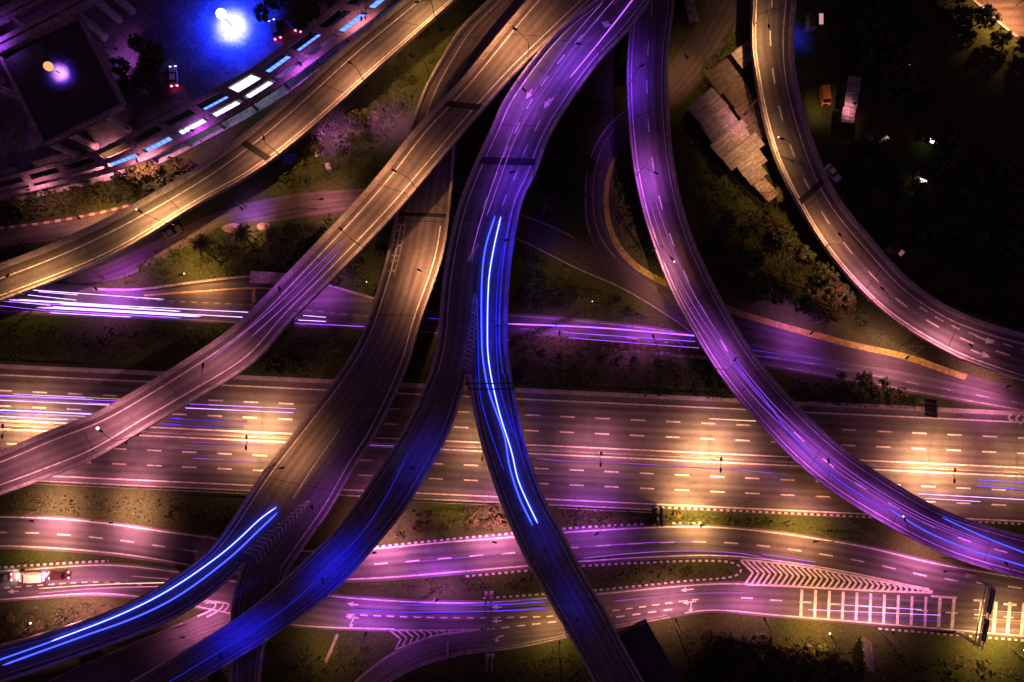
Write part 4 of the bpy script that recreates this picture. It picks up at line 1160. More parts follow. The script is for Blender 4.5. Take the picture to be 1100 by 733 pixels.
for pts, k, r, lab in (([(141, 619), (181.5, 622.3)], 'pink', 0.12, 'short pink light streak right of the stopped cars'),
        ([(41.5, 632.4), (110, 628), (181.5, 626)], 'gold', 0.08, 'upper thin golden light streak below the stopped cars'),
        ([(41.5, 637.5), (110, 632), (181.5, 630)], 'pink', 0.08, 'lower thin pink light streak below the stopped cars'),
        ([(200, 625), (240, 630)], 'pink', 0.12, 'pink light streak under the lower left fork'),
        ([(625.6, 600), (680, 594.5), (734.5, 592), (790, 594), (820, 599)], 'faint', 0.07, 'thin violet light streak on the inside of the frontage bend'),
        ([(420, 606), (500, 599), (545, 594)], 'faint', 0.055, 'faint violet light streak on the frontage road left of the right blue fork'),
        ([(625, 588), (700, 583), (760, 582)], 'faint', 0.055, 'faint violet light streak on the outside of the frontage bend'),
        ([(820, 595.7), (876, 604)], 'violet', 0.10, 'upper violet light streak beside the hatched merge'),
        ([(820, 600), (876, 608.5)], 'violet', 0.10, 'lower violet light streak beside the hatched merge'),
        ([(905, 642), (1000, 646)], 'faint', 0.07, 'top violet light streak across the rumble bars'),
        ([(907, 650), (990, 655)], 'lilac', 0.08, 'second pale light streak across the rumble bars'),
        ([(868, 655), (1010, 661)], 'lilac', 0.08, 'third pale light streak across the rumble bars'),
        ([(912, 662), (1015, 668)], 'indigo', 0.09, 'lowest indigo light streak across the rumble bars'),
        ([(1046, 655), (1110, 659)], 'gold', 0.10, 'upper golden light streak right of the sign gantry'),
        ([(1046, 664), (1110, 668)], 'gold', 0.10, 'lower golden light streak right of the sign gantry'),
        ([(375, 655), (450, 658), (550, 656), (590, 653)], 'indigo', 0.085, 'indigo light streak along the upper lane of the collector road'),
        ([(430, 650), (530, 650), (590, 646)], 'indigo', 0.085, 'indigo light streak near the island kerb of the collector road'),
        ([(660, 646), (740, 638), (800, 637)], 'faint', 0.055, 'faint violet light streak right of the right blue fork on the collector road')):
    streak(pts, k, r, lab, z=0.6, group=SL)
SD = 'light streaks on the diagonal flyover'
streak([(371, 256.5), (338, 288), (306, 320), (262, 358), (225, 388)], 'faint', 0.055, 'violet light streak along the middle of the diagonal flyover', r2, group=SD)
streak([(365, 270), (318, 318), (270, 362)], 'faint', 0.055, 'fainter violet light streak on the right lane of the diagonal flyover', r2, group=SD)

# ------------------------------------------------------------------ barriers and guardrails
f = line_y(456.2)
mb = MB(); Q = [W(x, f(x)) for x in range(-500, 1601, 30)]
ring = None
for q in Q:
    r = [q + Vector((0, dy, dz)) for dy, dz in ((-.30, 0), (-.30, .12), (-.14, .38), (-.09, .85), (.09, .85), (.14, .38), (.30, .12), (.30, 0))]
    if ring:
        for j in range(7): mb.face([ring[j + 1], ring[j], r[j], r[j + 1]])
    ring = r
tag(mb.build('median_barrier', M['concrete'], origin=Q[0]), 'low concrete barrier along the median between the two highway carriageways', 'barrier')
def guardrail(pts, label, step=4.0):
    P = dense(pts, max(12, int(6 * len(pts))), 0, 0, 1); P = [W(p.x, p.y) for p in P]
    root = empty('guardrail', P[0], label, 'guardrail', 'guardrails beside the roads')
    mb = MB(); o = P[0]
    for a, b in zip(P, P[1:]):
        d = (b - a).normalized(); n = Vector((-d.y, d.x, 0))
        for (n0, z0), (n1, z1) in (((0, .45), (.07, .52)), ((.07, .52), (0, .60)), ((0, .60), (.07, .68)), ((.07, .68), (0, .76)), ((0, .76), (-.03, .76)), ((-.03, .76), (-.03, .45))):
            mb.face([a + n * n0 + Vector((0, 0, z0)) - o, b + n * n0 + Vector((0, 0, z0)) - o, b + n * n1 + Vector((0, 0, z1)) - o, a + n * n1 + Vector((0, 0, z1)) - o])
    mb.build('rail', M['steel'], root)
    tot = sum((b - a).length for a, b in zip(P, P[1:])); k = int(min(95, tot / step))
    pm = MB(); pm.box((0, 0, 0.3), (0.12, 0.14, 0.7)); first = None; acc = 0; j = 0; d = 0
    for i in range(k + 1):
        d = tot * i / max(1, k)
        while j < len(P) - 2 and acc + (P[j + 1] - P[j]).length < d: acc += (P[j + 1] - P[j]).length; j += 1
        q = P[j] + (P[j + 1] - P[j]).normalized() * (d - acc)
        if first is None: first = pm.build('post', M['steel'], root); c = first
        else: c = first.copy(); COL.objects.link(c); c.parent = root
        c.location = q - o
    return root
ygr = line_y(391.0)
guardrail([(-60, ygr(-60)), (100, ygr(100)), (210, ygr(210))], 'steel guardrail along the north edge of the highway at the left')
guardrail([(548, ygr(548)), (700, ygr(700)), (800, ygr(800))], 'steel guardrail along the north edge of the highway in the middle')
guardrail([(862, ygr(862)), (920, ygr(920)), (982, ygr(982))], 'short steel guardrail on the north edge of the highway right of the purple flyover')
ygs = line_y(517.5)
guardrail([(10, ygs(10)), (150, ygs(150)), (275, ygs(275))], 'steel guardrail along the south edge of the highway at the left')
guardrail([(440, ygs(440)), (500, ygs(500)), (535, ygs(535))], 'short steel guardrail on the south edge of the highway between the two blue forks')
guardrail([(600, ygs(600)), (650, ygs(650)), (700, ygs(700))], 'steel guardrail on the south edge of the highway right of the blue fork')

# ------------------------------------------------------------------ sign gantries and boards
def gantry(A, B, z, label, panels, group='sign gantries'):
    a, b = W(*A), W(*B)
    root = empty('sign_gantry', a, label, 'sign gantry', group)
    d = b - a; l = d.length; u = d.normalized(); n = Vector((-u.y, u.x, 0))
    for q in (Vector(), d):
        for sx in (-0.55, 0.55):
            m = MB(); m.tube(q + n * sx + Vector((0, 0, -0.3)), q + n * sx + Vector((0, 0, z + 0.6)), 0.17, 0.15); lg = m.build('leg', M['steel'], root)
            m = MB(); m.box(q + n * sx + Vector((0, 0, 0.1)), (0.9, 0.9, 0.4), math.atan2(u.y, u.x)); m.build('footing', M['concrete'], lg)
    for sx in (-0.55, 0.55):
        for zz in (z, z + 1.0):
            m = MB(); m.tube(n * sx + Vector((0, 0, zz)) - u * 0.4, d + n * sx + Vector((0, 0, zz)) + u * 0.4, 0.10); m.build('chord', M['steel'], root)
    m = MB(); k = max(4, int(l / 1.4))
    for i in range(k):
        p, q = d * (i / k), d * ((i + 1) / k)
        s_ = 1 if i % 2 else -1
        m.tube(p + n * 0.55 * s_ + Vector((0, 0, z + 1)), q - n * 0.55 * s_ + Vector((0, 0, z + 1)), 0.045, n=5)
        m.tube(p + n * 0.55 + Vector((0, 0, z)), q + n * 0.55 + Vector((0, 0, z + 1)), 0.045, n=5)
    m.build('lattice', M['steel'], root)
    for f0, f1, hh, sd_ in panels:
        c = d * ((f0 + f1) / 2) + n * (0.85 * sd_) + Vector((0, 0, z + 0.5))
        m = MB(); m.box(c, ((f1 - f0) * l, 0.12, hh), math.atan2(u.y, u.x)); p = m.build('sign_panel', M['sign_green'], root)
        m = MB(); m.box(c - n * (0.12 * sd_), ((f1 - f0) * l - 0.3, 0.08, hh - 0.4), math.atan2(u.y, u.x)); m.build('panel_back', M['sign_dark'], p)
    return root
gantry((1030, 680), (1042, 619), 6.0, 'sign gantry with two dark panels across the rumble bars at the lower right', [(0.08, 0.46, 1.25, -1), (0.56, 0.97, 1.25, -1)])
gantry((526.5, 704), (525.5, 637), 6.0, 'lattice gantry across the collector road at the bottom centre', [])

def board(px, py, lx, h, rot, label, mat, legs=2, z0=0.8, name='sign_board', cat='sign'):
    o = W(px, py)
    root = empty(name, o, label, cat, None, rot)
    m = MB(); m.box((0, 0, z0 + h / 2), (lx, 0.10, h)); p = m.build('panel', M[mat], root)
    m = MB()
    for sx, sy, sz, px_, pz in ((lx + 0.08, 0.14, 0.08, 0, z0), (lx + 0.08, 0.14, 0.08, 0, z0 + h), (0.08, 0.14, h, -lx / 2, z0 + h / 2), (0.08, 0.14, h, lx / 2, z0 + h / 2)):
        m.box((px_, 0, pz), (sx, sy, sz))
    m.build('panel_frame', M['steel'], p)
    for i in range(legs):
        x = -lx / 2 + lx * (i + 0.5) / legs
        m = MB(); m.tube((x, 0.18, -0.3), (x, 0.18, z0 + h * 0.9), 0.08); lg = m.build('leg', M['steel'], root)
        m = MB(); m.box((x, 0.18, 0.05), (0.5, 0.5, 0.3)); m.build('footing', M['concrete'], lg)
    return root
board(927, 698, 6.6, 3.2, math.radians(-83), 'large pale roadside board on three posts in the grass at the bottom right', 'sign_pale', 3)
board(482, 695, 3.0, 1.8, math.radians(90), 'small violet-lit sign board on the grass beside the exit road', 'sign_pale')
board(708, 552, 4.2, 3.0, math.radians(88), 'dark sign board seen from above on the verge above the frontage road', 'sign_dark')
board(991, 437, 4.0, 4.5, math.radians(92), 'dark sign board on the grass between the highway and the middle road', 'sign_dark')
mb = MB(); a = W(363, 681); b = W(350, 712)
mb.box(((a + b) / 2 + Vector((0, 0, 0.25))), ((b - a).length, 0.75, 0.6), math.atan2((b - a).y, (b - a).x), taper=0.93)
tag(mb.build('concrete_beam', M['iron_pale'], origin=(a + b) / 2), 'long pale concrete beam lying on the grass at the bottom beside the exit road', 'beam')
# bus shelter
o = W(295, 300); root = empty('bus_shelter', o, 'bus shelter with a violet-lit flat roof half under the diagonal flyover', 'bus shelter', None, math.radians(-4))
m = MB(); m.box((0, 0, 2.7), (9.0, 2.6, 0.16)); m.box((0, 0, 2.79), (8.6, 2.2, 0.05)); m.build('roof', M['pale_wall'], root)
m = MB(); m.box((0, 1.15, 1.4), (8.6, 0.06, 2.2)); m.build('back_wall', M['glass'], root)
m = MB(); m.box((0, 0.7, 0.45), (6.0, 0.5, 0.07)); m.build('bench', M['steel'], root)
for x in (-4.2, 0, 4.2):
    m = MB(); m.tube((x, -1.0, -0.2), (x, -1.0, 2.65), 0.07); m.build('post', M['steel'], root)

# ------------------------------------------------------------------ the station at the top left
stn = Road([(-60, 208), (0, 192), (40, 181), (100, 163), (150, 138), (200, 112), (260, 80), (300, 52), (340, 22), (372, -5), (405, -34)],
           [(-60, 229), (0, 213), (60, 199), (110, 187), (160, 170), (215, 142), (262, 117), (300, 93), (350, 57), (400, 20), (440, -12), (462, -32)], 5.0, ext=(60, 60))
st_root = empty('station_building', (0, 0, 0), 'long station building with a purple-lit roof frame of openings and blue lit skylights', 'station')
def fbox(a, b, z0, z1, d0=0, d1=None):
    m = MB(); sweep(m, stn, [(('F', a), z0), (('F', b), z0), (('F', b), z1), (('F', a), z1)], d0, stn.len if d1 is None else d1); return m
fbox(0.0, 0.13, -0.7, 0.0).build('roof_beam', M['purple_slab'], st_root)
fbox(0.45, 0.62, -0.7, 0.0).build('roof_beam', M['purple_slab'], st_root)
fbox(0.80, 1.0, -0.7, 0.0).build('roof_beam', M['purple_slab'], st_root)
anchor = stn.near(166, 152) + 4.2
d = anchor - 8.2 * 14
cells = []
while d < stn.len:
    if d > 0:
        fbox(0.13, 0.45, -0.6, -0.03, d - 0.9, d + 0.9).build('cross_beam', M['purple_slab'], st_root)
        fbox(0.62, 0.80, -0.6, -0.03, d - 0.5, d + 0.5).build('cross_beam', M['purple_slab'], st_root)
        for fr_ in (0.06, 0.9):
            q = stn.at(d, ('F', fr_)); m = MB(); m.tube((q.x, q.y, -0.3), (q.x, q.y, q.z - 0.6), 0.35, n=12); m.build('column', M['purple_slab'], st_root)
        cells.append(d)
    d += 8.2
def cell_at(px, py):
    d = stn.near(px, py); return max([c for c in cells if c <= d] or [cells[0]])
for px, py, kind, fa, fb in ((128, 182, 'blue', .64, .78), (152, 171, 'blue', .64, .78), (182, 156, 'blue', .64, .78), (215, 137, 'white', .64, .78), (250, 118, 'white', .64, .78),
                             (236, 108, 'bluew', .34, .44), (270, 90, 'white', .15, .44), (305, 66, 'blue', .30, .44), (272, 108, 'white', .64, .78), (335, 45, 'blue', .34, .44), (405, 5, 'blue', .64, .78), (375, 30, 'blue', .64, .78)):
    c = cell_at(px, py)
    m = MB(); strip(m, stn, ('F', fa), ('F', fb), c + 1.1, c + 7.0, -0.45)
    sk = m.build('skylight', M['lit_window_white'] if kind == 'white' else M['lit_window_blue'], st_root)
    m = MB()
    for k in range(6):
        e = c + 1.1 + 5.9 * k / 5; strip(m, stn, ('F', fa - 0.005), ('F', fb + 0.005), e - 0.06, e + 0.06, -0.40)
    m.build('glazing_bar', M['dark_steel'], sk)
# floor of the platform level below the openings
m = MB(); strip(m, stn, ('F', 0.02), ('F', 0.98), 0, stn.len, -4.85); m.build('floor', M['concrete'], st_root)

# square hall roof on round columns
ZR = 11.0
hall = empty('station_hall', W(66, 86, 0), 'square black-roofed hall standing on pale round columns in the top left corner', 'building')
o = hall.location
def loc(px, py, z):
    w = W(px, py, z); return Vector((w.x - o.x, w.y - o.y, w.z))
cor = [(86, 16), (135, 114), (47, 158), (-3, 57)]
m = MB(); m.prism([loc(x, y, ZR)[:2] for x, y in cor], ZR - 1.0, ZR - 0.2); m.build('roof', M['dark_roof'], hall)
for i in range(4):
    a, b = loc(*cor[i], ZR), loc(*cor[(i + 1) % 4], ZR); d_ = b - a
    m = MB(); c = (a + b) / 2; inw = (Vector((0, 0, 0)) + sum((loc(*q, ZR) for q in cor), Vector()) / 4 - c).normalized() * 0.35
    m.box((c.x + inw.x, c.y + inw.y, ZR - 0.35), (d_.length - 0.75, 0.7, 1.5), math.atan2(d_.y, d_.x)); m.build('parapet', M['purple_slab'], hall)
for bx, by in ((83, 167), (102, 157.5), (138.5, 138.5), (134, 82), (112, 40), (60, 100), (30, 110)):
    q = loc(bx, by, 0); m = MB(); m.tube((q.x, q.y, -0.3), (q.x, q.y, ZR - 1.0), 0.72, n=18); m.tube((q.x, q.y, -0.3), (q.x, q.y, 0.4), 1.0, 0.95, n=18); m.build('column', M['pale_wall'], hall, smooth=False)
# raised guideway
gw = Road([(-60, 36), (0, 8), (25, -3), (70, -24)], [(-60, 86), (0, 57), (60, 25), (112, -3), (150, -22)], 12.0, n=60, ext=(60, 60))
gr = empty('raised_guideway', (0, 0, 0), 'raised violet-lit guideway of long beams and cross ties in the very top left corner', 'guideway')
for a, b in ((0, .18), (.24, .34), (.66, .78), (.84, 1.0)):
    m = MB(); sweep(m, gw, [(('F', a), -1.0), (('F', b), -1.0), (('F', b), 0.0), (('F', a), 0.0)], 0, gw.len); m.build('girder', M['purple_slab'], gr)
d = 2.0
while d < gw.len:
    m = MB(); sweep(m, gw, [(('F', .10), -0.9), (('F', .95), -0.9), (('F', .95), -0.3), (('F', .10), -0.3)], d, d + 0.9); m.build('cross_tie', M['purple_slab'], gr); d += 6.5
for bx, by in ((128, 21), (106, 33), (142, 12), (3, 86)):
    q = W(bx, by, 0); m = MB(); m.tube((q.x, q.y, -0.3), (q.x, q.y, 11.0), 0.9, n=18); m.build('column', M['pale_wall'], gr)

def globe_lamp(px, py, z0, h, r, em, label, lights):
    """ball lamp on a mast, the ball swelled to the size of its glare; px, py is where its base stands"""
    b = W(px, py, z0); root = empty('globe_lamp', b, label, 'lamp', 'big globe lamps at the top left')
    m = MB(); m.tube((0, 0, -0.2), (0, 0, h - r * 0.9), 0.10, 0.07); m.build('pole', M['dark_steel'], root)
    m = MB()
    for i in range(8):
        for j in range(14):
            t0, t1 = math.pi * i / 8, math.pi * (i + 1) / 8; p0, p1 = 2 * math.pi * j / 14, 2 * math.pi * (j + 1) / 14
            q = lambda t, p: Vector((math.sin(t) * math.cos(p) * r, math.sin(t) * math.sin(p) * r, h + math.cos(t) * r))
            m.face([q(t0, p0), q(t1, p0), q(t1, p1), q(t0, p1)])
    m.build('globe', em, root)
    for col, w, ang in lights: spot('lamp_light', root, (0, 0, h - r - 0.1), col, w, ang, r=0.3)
globe_lamp(64, 78.5, ZR - 0.2, 3.4, 0.95, glow_mat('globe_amber', (1.0, 0.50, 0.20), 0.85), 'amber globe lamp on the black roof of the square hall', [((1.0, 0.40, 0.36), 5200, 96), ((0.12, 0.03, 1.0), 6000, 130)])
globe_lamp(250, 29, 0, 6.0, 1.15, glow_mat('globe_cream', (1.0, 0.90, 0.68), 3.0), 'dazzling cream globe lamp over the blue-lit yard at the top left', [((1.0, 0.80, 0.42), 13000, 100), ((0.006, 0.022, 1.0), 130000, 168)])
mb = MB(); mb.prism([W(x, y)[:2] for x, y in ((-120, -120), (420, -120), (400, -20), (345, 22), (290, 62), (190, 118), (100, 166), (0, 192), (-120, 210))], -0.015, 0.008)
tag(mb.build('yard', noise_mat('yard_paving', [(0.3, (0.05, 0.05, 0.05)), (0.55, (0.09, 0.09, 0.088)), (0.7, (0.14, 0.138, 0.13))], 0.22, fine=1.2)), kind='structure')

# ------------------------------------------------------------------ vehicles
def vehicle(px, py, rot, L, Wd, Hh, paint, label, cat='car', name='parked_car', lights=True, kind='car', z=0.03):
    root = empty(name, W(px, py, z), label, cat, None, rot)
    m = MB()
    prof_ = [(-.5, .30), (-.5, .52), (-.47, .60), (-.30, .62), (.22, .60), (.46, .54), (.5, .44), (.5, .28)] if kind != 'van' else [(-.5, .28), (-.5, .95), (-.46, 1.0), (.22, 1.0), (.36, .66), (.47, .58), (.5, .45), (.5, .26)]
    hw_ = Wd / 2; pr = []
    for sgn, k in ((-1, 0.86), (-1, 1.0), (1, 1.0), (1, 0.86)):
        pr.append([Vector((x * L, sgn * hw_ * (1.0 if k == 1.0 else 0.0) + (0 if k == 1.0 else sgn * hw_), zz * Hh)) for x, zz in prof_])
    A = [Vector((x * L, -hw_ * (0.93 if zz > 0.55 else 1), zz * Hh)) for x, zz in prof_]; B = [Vector((x * L, hw_ * (0.93 if zz > 0.55 else 1), zz * Hh)) for x, zz in prof_]
    n = len(A)
    m.face(A); m.face(B[::-1])
    for i in range(n):
        j = (i + 1) % n; m.face([A[j], A[i], B[i], B[j]])
    m.build('body', M[paint], root)
    if kind == 'car':
        m = MB(); w0, w1 = hw_ * 0.86, hw_ * 0.70
        lo = [(-.36 * L, -w0), (.20 * L, -w0), (.20 * L, w0), (-.36 * L, w0)]; hi = [(-.24 * L, -w1), (.04 * L, -w1), (.04 * L, w1), (-.24 * L, w1)]
        lo = [Vector((x, y, .60 * Hh)) for x, y in lo]; hi = [Vector((x, y, .97 * Hh)) for x, y in hi]
        for i in range(4): m.face([lo[i], lo[(i + 1) % 4], hi[(i + 1) % 4], hi[i]])
        m.build('window', M['glass'], root)
        m = MB(); m.box((-.10 * L, 0, .98 * Hh), (.29 * L, w1 * 2.04, 0.05)); m.build('roof', M[paint], root)
    else:
        m = MB(); m.face([Vector((.225 * L, -hw_ * .85, .985 * Hh)), Vector((.36 * L, -hw_ * .85, .67 * Hh)), Vector((.36 * L, hw_ * .85, .67 * Hh)), Vector((.225 * L, hw_ * .85, .985 * Hh))])
        for v in range(len(m.v)): m.v[v] = (m.v[v][0] + 0.02, m.v[v][1], m.v[v][2] + 0.02)
        m.build('window', M['glass'], root)
    for x in (-.30, .31):
        for sgn in (-1, 1):
            m = MB(); c = Vector((x * L, sgn * (hw_ - 0.1), 0.32)); m.tube(c - Vector((0, .12, 0)), c + Vector((0, .12, 0)), 0.32, n=16); m.build('wheel', M['tyre'], root)
    for sgn in (-1, 1):
        m = MB(); m.box((.495 * L, sgn * hw_ * .68, .46 * Hh), (.05, .34, .16)); m.build('headlight', M['headlight'] if lights else M['glass'], root)
        m = MB(); m.box((-.50 * L - .02, sgn * hw_ * .72, .50 * Hh), (.34, .38, .20)); m.build('taillight', M['taillight'] if lights else M['glass'], root)
    return root
PI = math.pi
v1 = vehicle(4, 619, PI + 0.01, 4.4, 1.8, 1.45, 'car_dark', 'dark red car half outside the left margin, first in the queue of three', name='stopped_car')
v2 = vehicle(37, 619, PI + 0.02, 5.3, 1.95, 1.9, 'car_white', 'white lit van between two dark cars in the queue at the lower left', cat='van', name='stopped_van', kind='van')
v3 = vehicle(65, 617, PI + 0.03, 4.4, 1.8, 1.45, 'car_dark', 'dark red car with glowing lights, last in the queue of three', name='stopped_car')
for v, c in ((v2, (1, .85, .6)), (v1, (1, .3, .7)), (v3, (1, .3, .6))):
    spot('headlight_beam', v, (2.7, 0, .7), c, 1800, 120).rotation_euler = (0, math.radians(-75), 0)
vehicle(296, 33, math.radians(110), 4.3, 1.75, 1.4, 'car_grey', 'grey car with white headlights on the blue-lit yard')
vehicle(324, 25, math.radians(75), 4.3, 1.75, 1.4, 'car_dark', 'dark car with red tail lights at the edge of the blue-lit yard')
vehicle(188, 83, math.radians(95), 4.4, 1.75, 1.45, 'car_white', 'white car with its headlights on in the dark half of the yard')
vehicle(884, 105, math.radians(-83), 4.4, 1.9, 2.0, 'truck_orange', 'orange van parked under the trees right of the brown ramp', cat='van', name='parked_van', lights=False, kind='van')
vehicle(893, 187, math.radians(-50), 4.4, 1.75, 1.45, 'car_white', 'pale car parked beside the right-hand ramp', lights=False)
vehicle(187, 250, math.radians(28), 4.2, 1.7, 1.4, 'car_grey', 'grey car parked on the access lane under the golden ramp', lights=False)

# ------------------------------------------------------------------ buildings on the right
def ribbed_roof(lx, ly, z, rise, mb, pitch=0.85):
    """mono or twin pitched iron roof with ribs across the fall"""
    n = max(4, int(lx / pitch)); dx = lx / n
    for i in range(n):
        for k, hh in ((0, 0.0), (1, 0.14)):
            x0 = -lx / 2 + dx * (i + 0.5 * k); x1 = x0 + dx / 2
            for (y0, za), (y1, zb) in (((-ly / 2, 0), (0, rise)), ((0, rise), (ly / 2, 0))):
                mb.face([(x0, y0, z + za + hh), (x1, y0, z + za + hh), (x1, y1, z + zb + hh), (x0, y1, z + zb + hh)])
            xs = x0 + dx / 2
            s_ = 1 if k == 0 else -1
            for (y0, za), (y1, zb) in (((-ly / 2, 0), (0, rise)), ((0, rise), (ly / 2, 0))):
                mb.face([(xs, y0, z + za), (xs, y1, z + zb), (xs, y1, z + zb + 0.14), (xs, y0, z + za + 0.14)])
    for y in (-ly / 2, ly / 2):
        mb.face([(-lx / 2, y, z - 0.06), (lx / 2, y, z - 0.06), (lx / 2, y, z + 0.10), (-lx / 2, y, z + 0.10)])
def shed(px, py, lx, ly, rot, z, roof, label, rise=0.5, group='iron-roofed sheds by the right-hand ramp', win=True, name='shed'):
    root = empty(name, W(px, py), label, 'shed', group, rot)
    m = MB(); wx, wy = lx - 0.5, ly - 0.5
    m.prism([(-wx / 2, -wy / 2), (wx / 2, -wy / 2), (wx / 2, wy / 2), (-wx / 2, wy / 2)], -0.2, z - 0.02); m.build('wall', M['iron_rust'], root)
    m = MB(); ribbed_roof(lx, ly, z, rise, m); m.build('roof', M[roof], root)
    if win:
        m = MB(); m.box((wx / 2 + 0.03, 0, 1.0), (0.08, 0.9, 2.0)); m.build('door', M['dark_steel'], root)
        m = MB(); m.box((0, -wy / 2 - 0.03, 1.5), (1.2, 0.07, 0.8)); m.build('window', M['glass'], root)
    return root
aA = math.atan2(-80, 65)
SHEDS = [(755, 122, 5.5, 7.0, 3.6, 'iron_pale', 'topmost pale roof of the stepped row of sheds'),
         (768, 139, 4.5, 8.2, 3.8, 'iron_pale', 'second pale roof from the top of the stepped row of sheds'),
         (781, 154, 4.2, 9.4, 3.5, 'iron_pale', 'widest pale roof in the middle of the stepped row of sheds'),
         (792, 168, 3.8, 8.8, 3.7, 'iron_pale', 'pale roof below the widest one in the stepped row of sheds'),
         (801, 180, 3.2, 7.2, 3.4, 'iron_pale', 'pale roof near the low end of the stepped row of sheds'),
         (806, 192, 2.4, 5.0, 3.6, 'iron_pale', 'lowest narrow pale roof of the stepped row of sheds'),
         (817, 207, 5.0, 3.4, 3.0, 'iron_pale', 'small pale roof beside the green palm'),
         (773, 88, 6.0, 7.0, 3.2, 'iron_rust', 'dark rusty roof above the pale row of sheds'),
         (789, 106, 6.0, 6.2, 3.0, 'iron_rust', 'dark rusty roof beside the second pale shed'),
         (801, 125, 5.0, 5.4, 3.1, 'iron_rust', 'narrow rusty roof next to the brown ramp'),
         (809, 145, 4.6, 4.2, 2.9, 'iron_rust', 'small rusty roof squeezed against the brown ramp'),
         (795, 65, 4.5, 4.5, 3.0, 'iron_pale', 'small pale roof at the top end of the sheds'),
         (738, 12, 8.0, 2.2, 3.0, 'iron_pale', 'narrow pale roof beside the loop road at the top')]
rv0 = random.Random(5)
for px, py, lx, ly, z, rf, lab in SHEDS:
    r_ = aA if py < 200 and py > 20 else (aA if py > 20 else math.radians(-80))
    shed(px, py, lx * rv0.uniform(.9, 1.08), ly * rv0.uniform(.85, 1.1), r_ + rv0.uniform(-.07, .07), z + rv0.uniform(-.4, .4), rf if rf != 'iron_pale' else rv0.choice(['iron_pale', 'iron_pale', 'iron_grey', 'iron_patch']), lab, rise=rv0.uniform(.2, .6))
for i, (px, py) in enumerate(((909, 97), (907, 113), (904, 129))):
    shed(px, py, 3.3, 2.9, math.radians(84), 3.4 - 0.15 * i, 'iron_pale', ('upper segment of the lit three-part roof in the dark trees', 'middle segment of the lit three-part roof in the dark trees', 'lower segment of the lit three-part roof in the dark trees')[i], rise=0.25, group='three joined sheds in the dark trees')
def glow_hut(px, py, lx, ly, rot, label, em):
    root = empty('hut', W(px, py), label, 'hut', 'small huts in the dark wood at the right', rot)
    m = MB(); m.prism([(-lx / 2, -ly / 2), (lx / 2, -ly / 2), (lx / 2, ly / 2), (-lx / 2, ly / 2)], -0.2, 2.6); m.build('wall', M['pale_wall'], root)
    m = MB(); ribbed_roof(lx + 0.5, ly + 0.5, 2.62, 0.3, m); m.build('roof', M['iron_rust'], root)
    m = MB(); m.box((0, -ly / 2 - 0.85, 2.5), (lx * 0.7, 0.9, 0.06)); m.build('canopy', em, root)  # canopy emits its own glow in place of lamp light falling on it
glow_hut(938, 146, 3.2, 2.4, 0.6, 'hut with a dimly self-glowing pinkish canopy deep in the dark wood', glow_mat('canopy_glow_dusty', (1.0, 0.45, 0.40), 0.45))
glow_hut(967, 68, 1.8, 1.2, 0.5, 'hut with a small white light high in the dark wood', M['lit_white'])
glow_hut(996.5, 148, 2.0, 1.4, -0.5, 'hut with a bright light at the right of the dark wood', M['lit_white'])
glow_hut(987, 191, 2.2, 1.4, -0.4, 'hut with a bright pink-white light below the dark wood', M['lit_white'])
glow_hut(869, 26, 3.4, 1.6, math.radians(90), 'hut with a self-glowing pink canopy in blue light beside the brown ramp', glow_mat('canopy_glow_pink', (1.0, 0.50, 0.50), 0.55))
glow_hut(956, 268, 1.8, 1.6, 0.8, 'small pale hut behind the right-hand ramp', glow_mat('canopy_glow_dusk', (0.8, 0.3, 0.4), 0.25))
street_lamp((1092, 6), (1081, 17), 0, 9, AMBER, 15000, 'white-globed lamp shining on the estate road in the top right corner', group=G_L, angle=140, squeeze=0.8, along=-0.69, bright=0.3)
street_lamp((1100, 26), (1088, 36), 0, 9, AMBER, 5000, 'lamp post on the lit estate road in the top right corner', group=G_L, angle=90, squeeze=0.8, along=-0.73)
street_lamp((859, 30), (861, 30), 0, 4.5, BLUE, 5000, 'blue lamp beside the lit hut at the top right', group=G_L, angle=120)
street_lamp((921, 112), (915, 113), 0, 7, PINK, 1100, 'added lamp post lighting the three-part roof in the dark trees', group=G_L, angle=110)  # added so the roof has a light on it
street_lamp((888, 118), (886, 113), 0, 5, AMBER, 650, 'added low lamp beside the orange van', group=G_L, angle=110)  # added only to light the van
street_lamp((263, 222), (259, 224), 0, 6, INDIGO, 4000, 'indigo lamp on the access lane beside the golden ramp', group=G_L, angle=130)
street_lamp((356, 133), (352, 135), 0, 7, VIOLET, 7500, 'violet lamp on the rough ground between the golden ramp and the diagonal flyover', group=G_L, angle=130)
street_lamp((415, 120), (412, 118), 0, 8, VIOLET, 5000, 'lamp on the rough ground left of the diagonal flyover', group=G_L, angle=130)
street_lamp((112, 172), (104, 166), 0, 4.5, PINK, 5500, 'added low pink lamp at the foot of the round columns', group=G_L, angle=160)  # added to turn the columns pink
street_lamp((118, 60), (124, 52), 0, 5, VIOLET, 1500, 'added low violet lamp between the columns of the guideway and the hall', group=G_L, angle=160)  # added for a violet fill around the hall
street_lamp((40, 214), (44, 204), 0, 9.5, PINK, 3500, 'added lamp over the left end of the station roof', group=G_L)  # lamps over the station roof are added to tint its slab
street_lamp((216, 152), (206, 140), 0, 9.5, VIOLET, 3500, 'added lamp over the middle of the station roof', group=G_L)
street_lamp((332, 82), (322, 68), 0, 9.5, VIOLET, 4000, 'added lamp over the upper half of the station roof', group=G_L)
street_lamp((398, 33), (388, 20), 0, 9.5, PINK, 3200, 'added lamp over the top end of the station roof', group=G_L)
street_lamp((20, 62), (16, 48), 0, 16, (0.35, 0.06, 1.0), 2000, 'added tall violet lamp beside the raised guideway', group=G_L)  # added violet fill for the hall and guideway
street_lamp((266, 238), (266, 243), 0, 4.2, AMBER, 1500, 'low lamp over the two sand heaps beside the palms', group=G_L, angle=150, squeeze=0.7)
